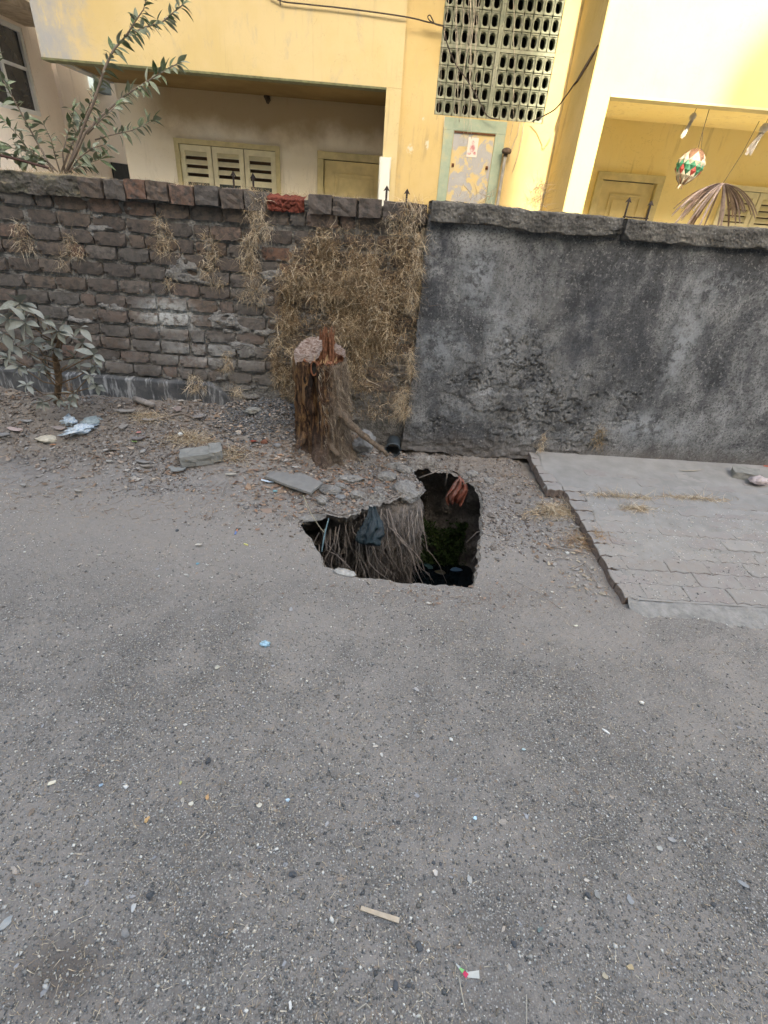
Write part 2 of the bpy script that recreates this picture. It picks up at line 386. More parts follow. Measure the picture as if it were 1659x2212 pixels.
def build_rim_crust():
    # torn crust of soil and mortar heaped along the far edge of the opening
    n = len(RIM); t = np.roll(RIM, -5, 0) - np.roll(RIM, 5, 0); t /= np.linalg.norm(t, axis=1, keepdims=True) + 1e-9
    area = np.sum(RIM[:, 0] * np.roll(RIM[:, 1], -1) - np.roll(RIM[:, 0], -1) * RIM[:, 1]); nr = np.stack([t[:, 1], -t[:, 0]], 1) * (1 if area > 0 else -1)
    far = sm(-.35, .35, nr[:, 1]) * .85 + .15; far = far * (1 - .6 * sm(.5, .9, nr[:, 0]))
    vs = np.linspace(-.022, .15, 26); rows = []
    for v in vs:
        P = RIM + nr * (v * (.55 + .45 * far))[:, None]; x, y = P[:, 0], P[:, 1]
        s = np.clip((v + .022) / .172, 0, 1); prof = sm(0, .16, s) * (1 - sm(.25, 1, s))
        lump = np.clip(fbm(x * 13, y * 13, 0, 301, 5, .65) + .18, 0, 1) * .12 + np.abs(fbm(x * 38, y * 38, 0, 302, 3, .6)) * .026
        brk = sm(-.12, .14, fbm(x * 5, y * 5, 0, 305, 3)); z = ground(x, y) - .012 + far * brk * prof * (lump + .008) - .02 * (1 - sm(0, .12, s)) * (1 - far)
        rows.append(np.stack([x, y, z], 1))
    V = np.concatenate(rows); a = np.arange(n); b = (a + 1) % n; k = len(vs)
    F = np.concatenate([np.stack([i * n + a, i * n + b, (i + 1) * n + b, (i + 1) * n + a], -1) for i in range(k - 1)])
    t_ = NT('crumbled_rim'); c = t_.ramp(t_.noise(24, 8, .74, .4), [(.28, (.10, .085, .072)), (.48, (.21, .187, .165)), (.60, (.33, .31, .28)), (.72, (.47, .455, .42))])
    m_ = t_.done(c, .97, t_.math('ADD', t_.noise(80, 6, .75), t_.vor(60)), .9, .010, .1)
    props(obj('pit_rim', mesh('pit_rim', V, F, m_, True)), kind='structure')
build_rim_crust()

# ================================================================== PAVEMENT
def build_pavement():
    t = NT('paver_faces')
    r = t.rand(); base = t.ramp(r, [(0, (.235, .205, .195)), (.35, (.27, .245, .23)), (.7, (.25, .225, .205)), (1, (.30, .28, .26))])
    col = t.mix(t.mr(t.noise(14, 6, .65), .35, .7), base, (.27, .257, .24))
    nrm = t.n('ShaderNodeSeparateXYZ'); t.put(nrm.inputs[0], t.n('ShaderNodeNewGeometry').outputs['Normal'])
    body = t.ramp(t.noise(60, 5), [(.3, (.11, .08, .068)), (.7, (.19, .155, .135))])     # red body of the paver under its worn face
    z = t.xyz()[2]
    col = t.mix(t.mr(nrm.outputs[2], .35, .6), body, col)
    mp = t.done(col, .93, t.noise(150, 5, .7), .5, .004, .15)
    root = thing('pavement', 'raised footpath of worn interlocking pavers with a broken saw-tooth edge', 'pavement'); root['kind'] = 'structure'
    del root['category']; del root['label']
    L, Wd = .226, .113; g = .0028
    def paver(seed, L=L):
        k = random.Random(seed); zz = .010
        top = []
        n = 6 if L > .2 else 4
        # zigzag outline
        xs = np.linspace(-L / 2 + g, L / 2 - g, n + 1); lo = [(x, -Wd / 2 + g + zz * (1 if i % 2 else -1) * .5) for i, x in enumerate(xs)]
        hi = [(x, Wd / 2 - g + zz * (1 if i % 2 else -1) * .5) for i, x in enumerate(xs)]
        ends_r = [(L / 2 - g + zz * .5, 0)]; ends_l = [(-L / 2 + g + zz * .5, 0)]
        ring = lo + ends_r + hi[::-1] + ends_l
        ring = [(x + k.uniform(-.0025, .0025), y + k.uniform(-.0025, .0025)) for x, y in ring]
        c = np.mean(ring, 0); m = len(ring)
        V = [(x, y, -.055) for x, y in ring] + [(x, y, -.004) for x, y in ring] + [((x - c[0]) * .965 + c[0], (y - c[1]) * .94 + c[1], k.uniform(-.0012, .0012)) for x, y in ring]
        F = [(i, (i + 1) % m, m + (i + 1) % m, m + i) for i in range(m)] + [(m + i, m + (i + 1) % m, 2 * m + (i + 1) % m, 2 * m + i) for i in range(m)]
        F.append(tuple(2 * m + i for i in range(m)))
        return mesh('paver', V, F, mp)
    var = [paver(s) for s in range(6)]; hv = [paver(20 + s, L / 2) for s in range(3)]; k = random.Random(4); cnt = 0
    y = 1.86 + Wd / 2; row = 0
    while y < YP - .03:
        x = .6 + (row % 2) * L / 2; first = True
        while x < 4.35:
            if x - L / 2 > pave_left(y) - .02:
                if first and x - L / 2 - pave_left(y) > .080: obj('half_paver', hv[k.randrange(3)], root, (x - L * .75, y, float(pave_top(x, y)) + k.uniform(-.003, .002)), (k.uniform(-.02, .02), k.uniform(-.02, .02), k.uniform(-.02, .02)))
                first = False
                o = obj('paver', var[k.randrange(6)], root, (x, y, float(pave_top(x, y)) + k.uniform(-.0025, .003)), (k.uniform(-.012, .012), k.uniform(-.01, .01), k.choice((0, math.pi)) + k.uniform(-.012, .012)))
                cnt += 1
            x += L
        y += Wd; row += 1
    # dust lying in the joints and over the far rows
    def f(u, v):
        y = 1.85 + v * (YP + .02 - 1.85); x = pave_left(y) + .09 + .02 * fbm(0, y * 14, 0, 3, 2) + u ** 1.2 * 3.2
        cover = sm(1.9, 2.5, y + .5 * fbm(x * 1.6, y * 1.6, 0, 41, 3)) 
        z = pave_top(x, y) - .0045 + cover * .0058 + fbm(x * 5, y * 9, 0, 42, 4) * .0035 + np.abs(fbm(x * 30, y * 30, 0, 43, 3)) * .0022 + .012 * sm(3.2, 3.43, y)
        z = z - .03 * (1 - sm(0, .05, u * 3.2))
        return x, y, z
    o = grid(300, 200, f, 'pavement_dust', M_DUSTSHEET); props(o, kind='structure')
    # mortar haunch along the road side
    def f2(u, v):
        x = 1.30 + u * 3.2; y0 = 1.875 + .012 * fbm(x * 20, 0, 0, 5, 3); wv = (.10 + .05 * fbm(x * 3, 0, 0, 6, 3)) * sm(0, .12, x - 1.25)
        y = y0 - v * wv * 1.6; prof = (1 - v) ** 1.1
        z = -.012 + (pave_top(x, y0) + .008) * prof + fbm(x * 16, y * 16, 0, 7, 4, .6) * .010 * np.sin(np.pi * np.clip(v, 0.05, 1)) + np.abs(fbm(x * 40, y * 40, 0, 8, 3)) * .006
        return x, y, z
    props(grid(260, 16, f2, 'mortar_haunch', plain('mortar_haunch', (.25, .24, .225), .95, .25, 25, .8, .006, .1)), kind='structure')
build_pavement()

# ================================================================== BRICK WALL
def build_brick_wall():
    t = NT('sooty_brick')
    r = t.rand()
    base = t.ramp(r, [(0, (.092, .080, .073)), (.2, (.12, .096, .082)), (.42, (.108, .10, .093)), (.6, (.135, .096, .072)), (.78, (.145, .128, .115)), (.9, (.17, .10, .072)), (1, (.122, .115, .107))])
    col = t.mix(t.mr(t.noise(26, 7, .7), .42, .66), base, (.062, .057, .054))
    col = t.mix(t.math('MULTIPLY', t.mr(t.noise(55, 5, .7), .56, .68), .55), col, (.16, .135, .12))
    z = t.xyz()[2]
    dust = t.math('MULTIPLY', t.mr(z, 1.25, .45), t.mr(t.noise(9, 6, .7), .3, .75))
    col = t.mix(t.math('MULTIPLY', dust, .6), col, (.22, .208, .195))
    chalk = t.math('MULTIPLY', t.math('MAXIMUM', t.blob((-1.42, YB, .86), (.30, .3, .15), .1), t.math('MULTIPLY', t.blob((-1.2, YB, .62), (.5, .3, .16), .1), .45)), t.mr(t.noise(20, 6, .7), .34, .56))
    col = t.mix(t.math('MULTIPLY', chalk, .95), col, (.48, .49, .48))
    mb = t.done(col, .95, t.math('ADD', t.noise(60, 7, .75), t.math('MULTIPLY', t.vor(38), .3)), .9, .007, .15)
    t = NT('old_mortar')
    col = t.ramp(t.noise(22, 8, .72), [(.25, (.09, .087, .083)), (.45, (.18, .173, .164)), (.7, (.30, .29, .273))])
    chalk = t.math('MULTIPLY', t.blob((-1.42, YB, .86), (.36, .3, .2), .1), t.mr(t.noise(20, 6, .7), .34, .56))
    col = t.mix(t.math('MULTIPLY', chalk, .95), col, (.42, .43, .43))
    mm = t.done(col, .97, t.math('ADD', t.noise(90, 6, .75), t.vor(70)), .9, .010, .1)
    red = plain('fresh_red_brick', (.14, .040, .028), .9, .45, 40, .9, .012, .15, 70)
    t = NT('mossy_coping')
    col = t.ramp(t.noise(14, 8, .72), [(.25, (.045, .043, .035)), (.45, (.10, .095, .075)), (.62, (.13, .115, .105)), (.8, (.25, .225, .18))])
    nz = t.n('ShaderNodeSeparateXYZ'); t.put(nz.inputs[0], t.n('ShaderNodeNewGeometry').outputs['Normal'])
    col = t.mix(t.math('MULTIPLY', t.mr(nz.outputs[2], .2, .7), .75), col, (.30, .245, .15))
    mc = t.done(col, .97, t.math('ADD', t.noise(60, 7, .75), t.vor(50)), 1, .012, .1)
    root = thing('brick_wall', 'old sooty, darkened brick boundary wall with crumbling mortar left of the tree stump', 'wall', (-1.5, YB, 0))
    # core: lumpy mortar standing a little behind the brick faces
    def f(u, v):
        x = -6 + u * 6.4; z = -.15 + v * 1.66
        y = YB + .006 + fbm(x * 9, z * 14, 0, 51, 5, .62) * .010 + np.abs(fbm(x * 40, z * 40, 0, 52, 3)) * .008
        y = y - .026 * sm(.29, .42, fbm(x * 4.5, z * 9, 0, 55, 4, .6)) - .008 * sm(.0, .3, fbm(x * 25, z * 25, 0, 56, 3))
        return x, y, z
    grid(700, 190, f, 'mortar', mm, root)
    MB().box(-6, .4, YB + .03, YB + .21, -.3, 1.50).build('wall_core', mm, root)
    # brick faces
    def brick(w, h, s, d=.06):
        k = random.Random(s); nx, nz = 7, 4
        V = []; F = []
        cut = [k.uniform(.005, .016) if k.random() < .3 else .002 for _ in range(4)]
        for j in range(nz):
            for i in range(nx):
                a, b = i / (nx - 1), j / (nz - 1); x = (a - .5) * w; z = (b - .5) * h
                e = min(a, 1 - a) * w; e2 = min(b, 1 - b) * h
                y = k.uniform(-.0015, .0015) + (.002 if e < .001 else 0) + (.002 if e2 < .001 else 0)
                for q, (ca, cb) in enumerate(((0, 0), (1, 0), (0, 1), (1, 1))):
                    dd = math.hypot((a - ca) * w, (b - cb) * h)
                    if dd < cut[q]: y += .012 * (1 - dd / cut[q])
                x += k.uniform(-.0022, .0022); z += k.uniform(-.0020, .0020)
                V.append((x, y, z))
        for j in range(nz - 1):
            for i in range(nx - 1):
                p = j * nx + i; F.append((p, p + 1, p + nx + 1, p + nx))
        bd = [i for i in range(nx)] + [j * nx + nx - 1 for j in range(1, nz)] + [(nz - 1) * nx + i for i in range(nx - 2, -1, -1)] + [j * nx for j in range(nz - 2, 0, -1)]
        n0 = len(V); V += [(V[i][0], d, V[i][2]) for i in bd]; m = len(bd)
        F += [(bd[i], n0 + i, n0 + (i + 1) % m, bd[(i + 1) % m]) for i in range(m)]
        return mesh('brick', V, F, mb)
    full = [brick(.186, .069, s) for s in range(10)]; half = [brick(.090, .068, 50 + s) for s in range(4)]
    k = random.Random(12); rows = 12; cnt = 0; far = MB()
    for r_ in range(rows):
        z = .470 + r_ * .0905 + k.uniform(-.004, .004)
        if r_ == 0: z += 0
        if z > 1.47: break
        x = .24 - (0 if r_ % 2 else .1) - k.uniform(0, .03)
        while x > -5.9:
            h = k.random() < (.12 if r_ % 3 else .22); wd = .088 if h else .184
            gap = k.uniform(.012, .024)
            cx = x - wd / 2; x -= wd + gap
            if cx < -.42 and z < .50 and k.random() < .0: continue
            dip = .010 * math.sin(cx * 2.1 + r_ * .7)
            y = YB - k.uniform(.006, .024) - (.010 if k.random() < .1 else 0)
            if cx > -3.15:
                me = (half if h else full)[k.randrange(4 if h else 10)]
                o = obj('brick', me, root, (cx + 1.5, y - YB, z + dip), (k.uniform(-.03, .03), k.uniform(-.02, .02) + (math.pi if k.random() < .5 else 0), k.uniform(-.05, .05))); cnt += 1
            else:
                far.box(cx - wd / 2, cx + wd / 2, y, y + .05, z + dip - .036, z + dip + .036)
    o = far.build('brick_courses', mb, root); o['kind'] = 'stuff'
    # coping of bricks on edge
    def cop(w, s):
        V = []; k2 = random.Random(s); nx, nz, ny = 5, 5, 3
        bm = MB(); n = 5
        pts = {}
        for a in range(n):
            for b in range(n):
                for c in range(n):
                    if a in (0, n - 1) or b in (0, n - 1) or c in (0, n - 1):
                        x, y, z = a / (n - 1) - .5, b / (n - 1) - .5, c / (n - 1) - .5
                        l = math.sqrt(x * x + y * y + z * z); mxx = max(abs(x), abs(y), abs(z))
                        rr = .95 + .05 * (mxx / l * 1.0) if l > 0 else 1
                        rr += k2.uniform(-.02, .02)
                        pts[(a, b, c)] = len(V); V.append((x * w * rr + k2.uniform(-.003, .003), y * .24 * rr + k2.uniform(-.004, .004), z * .098 * rr + k2.uniform(-.003, .003)))
        F = []
        for ax in range(3):
            for side in (0, n - 1):
                for i in range(n - 1):
                    for j in range(n - 1):
                        def K(p, q):
                            t_ = [0, 0, 0]; t_[ax] = side; t_[(ax + 1) % 3] = p; t_[(ax + 2) % 3] = q; return pts[tuple(t_)]
                        q = (K(i, j), K(i + 1, j), K(i + 1, j + 1), K(i, j + 1)); F.append(q if side else q[::-1])
        return mesh('coping_brick', V, F, mb, False)
    x = .235; kk = 0
    xr0, xr1 = atY(575, 445, YB - .05)[0], atY(660, 445, YB - .05)[0]
    while x > -1.78:
        wd = k.choice((.125, .135, .115, .14))
        if x - wd < xr1 and x > xr1 - .02:
            pass
        if x <= xr1 + .02 and x > xr0 + .05:
            x = xr0 - .006; continue
        o = obj('coping_brick', cop(wd, kk), root, (x - wd / 2 + 1.5, .052 + k.uniform(-.008, .008), 1.552 + k.uniform(-.006, .006)), (k.uniform(-.03, .03), k.uniform(-.03, .03), k.uniform(-.03, .03))); kk += 1
        x -= wd + k.uniform(.006, .014)
    # the broken red brick
    def fr(u, v):
        x = xr0 + u * (xr1 - xr0 - .01); y = YB - .035 + np.abs(fbm(x * 30, v * 3, 0, 61, 4, .65)) * .035 + .02 * (v > .85)
        z = 1.506 + v * .085 + fbm(x * 40, v * 4, 0, 62, 3) * .01
        return x, y + .10 * np.maximum(0, v - .8) * 5, z
    o = grid(46, 18, fr, 'broken_brick', red, root); o['label'] = 'freshly broken bright red coping brick'
    
    MB().box(-1.8, .24, YB + .0, YB + .165, 1.501, 1.574).build('coping_bed', mm, root)
    # mortared, mossy part of the coping further left
    def fc(u, v):
        x = -6 + u * 4.3; a = v * 3.0
        y = np.where(a < 1, YB - .045 + .0 * a, np.where(a < 2, YB - .045 + (a - 1) * .26, YB + .215))
        z = np.where(a < 1, 1.495 + a * .105, np.where(a < 2, 1.60, 1.60 - (a - 2) * .1))
        y = y + fbm(x * 14, a * 3, 0, 63, 5, .6) * .016; z = z + fbm(x * 14, a * 3, 9, 64, 5, .6) * .014
        return x, y, z
    grid(520, 40, fc, 'mossy_coping', mc, root)
    def fu(u, v):
        x = -6 + u * 4.3; return x, YB - .045 + v * .3, 1.497 + 0 * x
    grid(60, 3, fu, 'coping_underside', mm, root)
    # cement plinth showing at the foot
    t = NT('damp_plinth')
    col = t.ramp(t.noise(7, 8, .68), [(.25, (.04, .042, .046)), (.5, (.085, .088, .092)), (.8, (.17, .165, .16))])
    sx = t.noise(9, 6, .7, vec=t.scl((3.2, 1, .55)))
    col = t.mix(t.math('MULTIPLY', t.mr(sx, .50, .66), .85), col, (.36, .365, .37))
    mp = t.done(col, .93, t.noise(50, 7, .7), .7, .008, .15)
    def fp(u, v):
        x = -6 + u * 5.0; top = .425 + .012 * fbm(x * 6, 0, 0, 71, 3) - .16 * sm(-1.22, -.95, x)
        z = -.1 + v * (top + .1); y = YB - .035 - .01 * (1 - v) + fbm(x * 7, z * 7, 0, 72, 5, .55) * .008
        y = y + .05 * sm(.965, 1, v)
        return x, y, z
    grid(420, 60, fp, 'plinth', mp, root)
build_brick_wall()

# ================================================================== PLASTERED WALL
def build_plaster_wall():
    t = NT('weathered_cement_plaster')
    n1 = t.noise(2.2, 8, .66, .8); streak = t.noise(2.6, 7, .62, .5, vec=t.scl((2.2, 1, .65)))
    v = t.math('ADD', t.math('MULTIPLY', n1, .66), t.math('MULTIPLY', streak, .36))
    col = t.ramp(v, [(.40, (.060, .062, .067)), (.48, (.105, .108, .113)), (.53, (.165, .168, .172)), (.58, (.24, .243, .247)), (.66, (.35, .355, .36))])
    # coarse dark grit of the black algae film
    g1 = t.noise(75, 8, .8); g2 = t.noise(22, 8, .75)
    col = t.mix(t.math('MULTIPLY', t.mr(g1, .50, .57), .72), col, (.030, .030, .031))
    g3 = t.noise(48, 8, .8); col = t.mix(t.math('MULTIPLY', t.mr(g3, .545, .62), .6), col, (.36, .355, .345))
    col = t.mix(t.math('MULTIPLY', t.mr(g2, .50, .64), .4), col, (.055, .054, .055))
    # lighter plaster showing in the middle and low down, chalk blooms
    mid = t.math('MAXIMUM', t.blob((1.1, YP, .55), (.75, .6, .75), .2), t.math('MULTIPLY', t.blob((.95, YP, 1.2), (.55, .6, .45), .2), .7))
    col = t.mix(t.math('MULTIPLY', t.math('MULTIPLY', mid, t.mr(t.noise(12, 6, .7), .40, .62)), .6), col, (.20, .195, .188))
    for c, r_, a in (((.60, YP, 1.25), (.20, .3, .30), .9), ((.80, YP, .95), (.22, .3, .34), .6), ((.42, YP, .80), (.26, .3, .26), .65), ((2.02, YP, .92), (.17, .3, .48), .9), ((1.95, YP, .34), (.36, .3, .17), .95), ((2.25, YP, .28), (.16, .3, .16), .6), ((2.1, YP, 1.3), (.3, .3, .15), .5), ((.65, YP, .35), (.3, .3, .12), .5)):
        col = t.mix(t.math('MULTIPLY', t.math('MULTIPLY', t.blob(c, r_, .05), t.mr(t.noise(16, 8, .75), .42, .58)), a), col, (.30, .315, .33))
    # dark blue-black runs
    for c, r_, a in (((1.35, YP, 1.0), (.20, .3, .5), .8), ((.33, YP, 1.3), (.13, .3, .5), .8), ((1.70, YP, .9), (.2, .3, .4), .5), ((2.6, YP, .8), (.4, .3, .7), .35)):
        col = t.mix(t.math('MULTIPLY', t.math('MULTIPLY', t.blob(c, r_, .1), t.mr(t.noise(10, 6, .7), .35, .60)), a), col, (.038, .041, .050))
    z = t.xyz()[2]
    col = t.mix(t.math('MULTIPLY', t.mr(t.math('ADD', z, t.math('MULTIPLY', t.noise(6, 4), .2)), .34, .14), .55), col, (.175, .155, .14))
    # chalk flecks
    fl = t.math('MULTIPLY', t.mr(t.vor(38, rand=1), .11, .06), t.mr(t.noise(3, 3), .48, .6))
    col = t.mix(t.math('MULTIPLY', fl, .6), col, (.5, .5, .5))
    hgt = t.math('ADD', t.math('MULTIPLY', g1, 1.2), t.math('MULTIPLY', t.noise(200, 5, .7), .6))
    mp = t.done(col, .95, hgt, .9, .009, .15)
    root = thing('plastered_wall', 'grey cement plastered boundary wall streaked black with peeling cracked render right of the stump', 'wall', (1.5, YP, 0))
    X0, X1 = .245, 6.5
    def edge(z): return X0 + .012 * fbm(z * 9, 1, 0, 81, 4, .6) - .028 * sm(.6, 0, z)
    def foot(x): return -.03 + .055 * sm(.95, .35, x) + .03 * np.abs(fbm(x * 8, 3, 0, 82, 4, .7)) + .045 * sm(.4, 1.2, x)
    us = np.concatenate([np.linspace(0, .45, 560)[:-1], np.linspace(.45, 1, 120)])
    def f(u, v):
        zz = v * 1.55; x = edge(zz) + u * (X1 - X0); z = foot(x) + v * (1.555 - foot(x))
        y = YP + fbm(x * 1.6, z * 1.6, 0, 83, 3) * .012 + fbm(x * 20, z * 20, 0, 84, 4, .65) * .0028 + np.abs(fbm(x * 60, z * 60, 0, 88, 2)) * -.002
        # flaking area
        fa = np.exp(-(((x - 1.15) / .72) ** 2 + ((z - .45) / .50) ** 2)); fa = fa * sm(-.25, .25, fbm(x * 4, z * 4, 0, 85, 3) + fa - .25)
        plate = sm(-.02, .03, fbm(x * 7, z * 9, 0, 86, 4, .6)) * .012 + sm(.1, .14, fbm(x * 12, z * 13, 4, 90, 4, .6)) * .008
        crack = np.maximum(0, .045 - np.abs(fbm(x * 5.5, z * 8, 2, 87, 5, .6))) / .045
        crack = np.maximum(crack, np.maximum(0, .03 - np.abs(fbm(x * 3.1, z * 4.5, 7, 77, 5, .62))) / .03 * sm(.1, .5, vnoise(x * 2.2, z * 2.2, 0, 78)))
        y = y + fa * (plate * 1.0 - .008) + crack ** 2 * .018 * sm(.10, .45, fa) * sm(.40, .60, vnoise(x * 5, z * 5, 0, 9)) - fa * fbm(x * 45, z * 45, 0, 89, 3, .7) * .007
        low = sm(.30, .08, z) * sm(2.1, 1.4, x)
        y = y + low * (fbm(x * 14, z * 26, 0, 91, 4, .65) * .020 - .012)
        y = y + .012 * sm(.008, 0, u)                                    # worn arris
        return x, y, z
    grid(0, 210, f, 'plaster_face', mp, root, u=us)
    # broken edge of the plaster towards the bricks, underside and body
    me_ = mat_soil('broken_plaster_edge', (.05, .048, .045), (.13, .125, .118), (.26, .25, .235), sc=45)
    def fe(u, v):
        zz = v * 1.55; x = edge(zz); z = foot(x) + v * (1.555 - foot(x))
        xx = x + fbm(u * 3, z * 26, 0, 92, 4, .65) * .018 * np.sin(np.pi * u) - .010 * np.sin(np.pi * u) + u * .006
        return xx, YP + .012 + u * .13, z
    grid(9, 220, fe, 'plaster_edge', me_, root)
    us2 = np.linspace(0, 1, 260)
    def fu(u, v):
        x = X0 - .03 + u * (X1 - X0); return x, YP + .01 + v * .26, foot(x) + fbm(x * 12, v * 3, 0, 93, 4, .65) * .02 * np.sin(np.pi * np.clip(v * 2, 0, .5)) + .0 * v
    grid(0, 9, fu, 'plaster_underside', me_, root, u=us2)
    MB().box(X0 + .02, X1, YP + .05, YP + .25, .10, 1.53).build('wall_core', me_, root)
    # cement coping with a dropped and broken stretch
    t = NT('cement_coping')
    col = t.ramp(t.noise(9, 8, .7), [(.28, (.045, .043, .040)), (.46, (.095, .090, .083)), (.60, (.165, .155, .14)), (.76, (.28, .262, .23))])
    col = t.mix(t.math('MULTIPLY', t.mr(t.vor(40), .12, .07), .5), col, (.42, .41, .39))
    mc = t.done(col, .96, t.math('ADD', t.noise(70, 7, .78), t.vor(60)), 1, .010, .15)
    xa = atY(1345, 495, YP)[0]; xb = atY(1335, 495, YP)[0]
    def cope(x0, x1, name, dz=0):
        nu = int((x1 - x0) / .009)
        def fc(u, v):
            a = v * 4.0; x = x0 + u * (x1 - x0)
            y = np.where(a < 1, YP + .03 - .07 * a, np.where(a < 2, YP - .04, np.where(a < 3, YP - .04 + (a - 2) * .31, YP + .27)))
            z = np.where(a < 1, 1.515, np.where(a < 2, 1.515 + (a - 1) * .105, np.where(a < 3, 1.62, 1.62 - (a - 3) * .1)))
            z = z + .0 * x + dz + fbm(x * 12, y * 12, a, 95, 5, .62) * .014 + .012 * fbm(x * 2.2, 0, 0, 96, 2)
            y = y + fbm(x * 16, a * 2, 0, 97, 5, .62) * .013
            z = np.where((a > .8) & (a < 1.3), z + .02 * np.maximum(0, fbm(x * 9, 0, 0, 98, 3)) + .03 * np.exp(-((x - (x0 if x0 > 1 else x1)) / .03) ** 2), z)
            return x, y, z
        grid(nu, 60, fc, name, mc, root)
        for e in (x0 + .004, x1 - .004):
            MB().box(min(e, e + .001), max(e, e + .001), YP - .03, YP + .25, 1.515 + dz, 1.61 + dz).build('coping_end', me_, root)
    cope(.255, xb, 'coping'); cope(xa, X1, 'coping', -.006)
    MB().box(xb - .05, xa + .05, YP + .0, YP + .24, 1.531, 1.572).build('coping_bed', me_, root)
build_plaster_wall()

# ================================================================== YELLOW HOUSE
def wall_paint(name, a, b, stain=(.45, .42, .36), amt=.35, sc=3, rough=.8):
    t = NT(name)
    col = t.mix(t.mr(t.noise(1.7, 6, .6), .35, .65), a, b)
    st = t.mr(t.noise(sc, 8, .7, .4, vec=t.scl((1.6, 1.6, .6))), .56, .72)
    col = t.mix(t.math('MULTIPLY', st, amt), col, stain)
    col = t.mix(t.math('MULTIPLY', t.mr(t.noise(38, 6, .7), .64, .72), .35), col, stain)
    sk = t.math('MULTIPLY', t.mr(t.noise(5, 7, .65, .3, vec=t.scl((3.2, 3.2, .22))), .54, .70), t.mr(t.noise(1.6, 3), .42, .62))
    col = t.mix(t.math('MULTIPLY', sk, .42), col, tuple(x * .55 for x in stain))
    hc = t.math('MULTIPLY', t.mr(t.vor(1.1, 'Distance', t.math, 'DISTANCE_TO_EDGE') if False else t.noise(2.2, 8, .6, 1.2), .4985, .5), t.mr(t.noise(2.2, 8, .6, 1.2), .5015, .5))
    col = t.mix(t.math('MULTIPLY', hc, .5), col, tuple(x * .4 for x in stain))
    return t, col
def build_house():
    YF, YG, YBk = 6.20, 6.27, 7.40
    t, col = wall_paint('cream_yellow_paint', (.51, .41, .21), (.55, .45, .255), (.33, .31, .26), .5)
    # grey-blue weathering with a shape of its own at the left end of the balcony front
    g = t.math('MULTIPLY', t.mr(t.math('ADD', t.xyz()[0], t.math('MULTIPLY', t.noise(4, 7, .7), 1.2)), -2.15, -2.75), t.mr(t.noise(9, 8, .75, vec=t.scl((1.8, 1, .5))), .30, .52))
    col = t.mix(t.math('MULTIPLY', g, .95), col, (.30, .32, .35))
    M_cream = t.done(col, .85, t.noise(45, 5, .6), .25, .004, .2)
    t, col = wall_paint('deep_yellow_paint', (.50, .375, .165), (.54, .415, .205), (.36, .32, .22), .6)
    for c, r_ in (((.19, YG, 2.07), (.05, .2, .055)), ((.36, YG, 2.12), (.03, .2, .06)), ((.30, YG, 2.32), (.02, .2, .02))):
        col = t.mix(t.math('MULTIPLY', t.blob(c, r_, .3), t.mr(t.noise(34, 5, .7), .47, .52)), col, (.56, .51, .39))
    M_yel = t.done(col, .85, t.noise(45, 5, .6), .25, .004, .2)
    t, col = wall_paint('pale_porch_paint', (.84, .77, .62), (.87, .81, .69), (.60, .54, .40), .3)
    umber = t.math('MULTIPLY', t.mr(t.math('ADD', t.xyz()[2], t.math('MULTIPLY', t.noise(2.2, 6, .6), .5)), 2.28, 2.62), t.mr(t.xyz()[0], -3.1, -2.6))
    col = t.mix(t.math('MULTIPLY', umber, .8), col, (.26, .175, .065))  # brown tint growing towards the top of the wall
    M_porch = t.done(col, .85, t.noise(45, 5, .6), .25, .004, .2)
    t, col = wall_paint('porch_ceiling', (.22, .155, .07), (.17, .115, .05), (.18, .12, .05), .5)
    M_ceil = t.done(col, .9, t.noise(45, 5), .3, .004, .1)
    M_green = plain('green_trim', (.13, .135, .075), .8, .3, 20)
    M_front = wall_paint('light_yellow_front', (.58, .49, .205), (.60, .52, .225), (.6, .5, .26), .2); M_front = M_front[0].done(M_front[1], .85, M_front[0].noise(45, 5), .25, .004, .2)
    M_brightened = wall_paint('brightened_porch_paint', (.88, .73, .36), (.90, .77, .43), (.62, .46, .2), .35); M_brightened = M_brightened[0].done(M_brightened[1], .85, M_brightened[0].noise(45, 5), .25, .004, .2)  # lighter copy of the front paint, brightening the shaded porch by colour
    M_side = wall_paint('ochre_side', (.50, .37, .14), (.55, .42, .19), (.30, .22, .10), .6); M_side = M_side[0].done(M_side[1], .9, M_side[0].noise(30, 6, .65), .5, .008, .2)
    M_wood = plain('pale_painted_wood', (.70, .65, .46), .55, .12, 8, .2, .002, .35)
    M_wood2 = plain('ochre_painted_wood', (.64, .54, .29), .55, .14, 8, .2, .002, .35)
    M_frame = plain('shutter_frame_paint', (.56, .49, .28), .6, .2, 8)
    M_dark = plain('painted_room_dark', (.03, .026, .022), .95, .3)  # near-black sheets, the gloom of unlit rooms put into the colour
    M_pane = plain('dusty_window_glass', (.05, .06, .055), .25, .3, 10, .1, .001, .5)
    H = thing('yellow_house', 'pale yellow two storey house with balcony, grille window and porch behind the walls', 'house', (0, 7, 0))
    xL = -3.33; xo = -.085; xc = .06; xg = 1.66
    zb = 2.525
    # balcony front with its green painted lower edge, ceiling, upper rooms
    MB().box(xL, xc, YF, YF + .14, zb, 3.9).build('balcony_front', M_cream, H)
    MB().box(xL, xL + .12, YF + .14, YBk, zb, 3.9).build('balcony_side', M_cream, H)
    MB().box(xL - .004, xo + .002, YF - .006, YF + .146, zb - .018, zb - .001).build('green_trim', M_green, H)
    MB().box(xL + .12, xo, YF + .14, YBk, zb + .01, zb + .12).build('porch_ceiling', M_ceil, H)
    MB().box(xo, xc, YF, YF + .16, 0, zb - .002).build('porch_column', M_cream, H)
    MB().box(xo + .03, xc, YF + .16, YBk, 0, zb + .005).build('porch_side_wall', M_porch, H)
    # whitewashed lump against the column
    wp = atY(833, 340, YF)[0] - .055
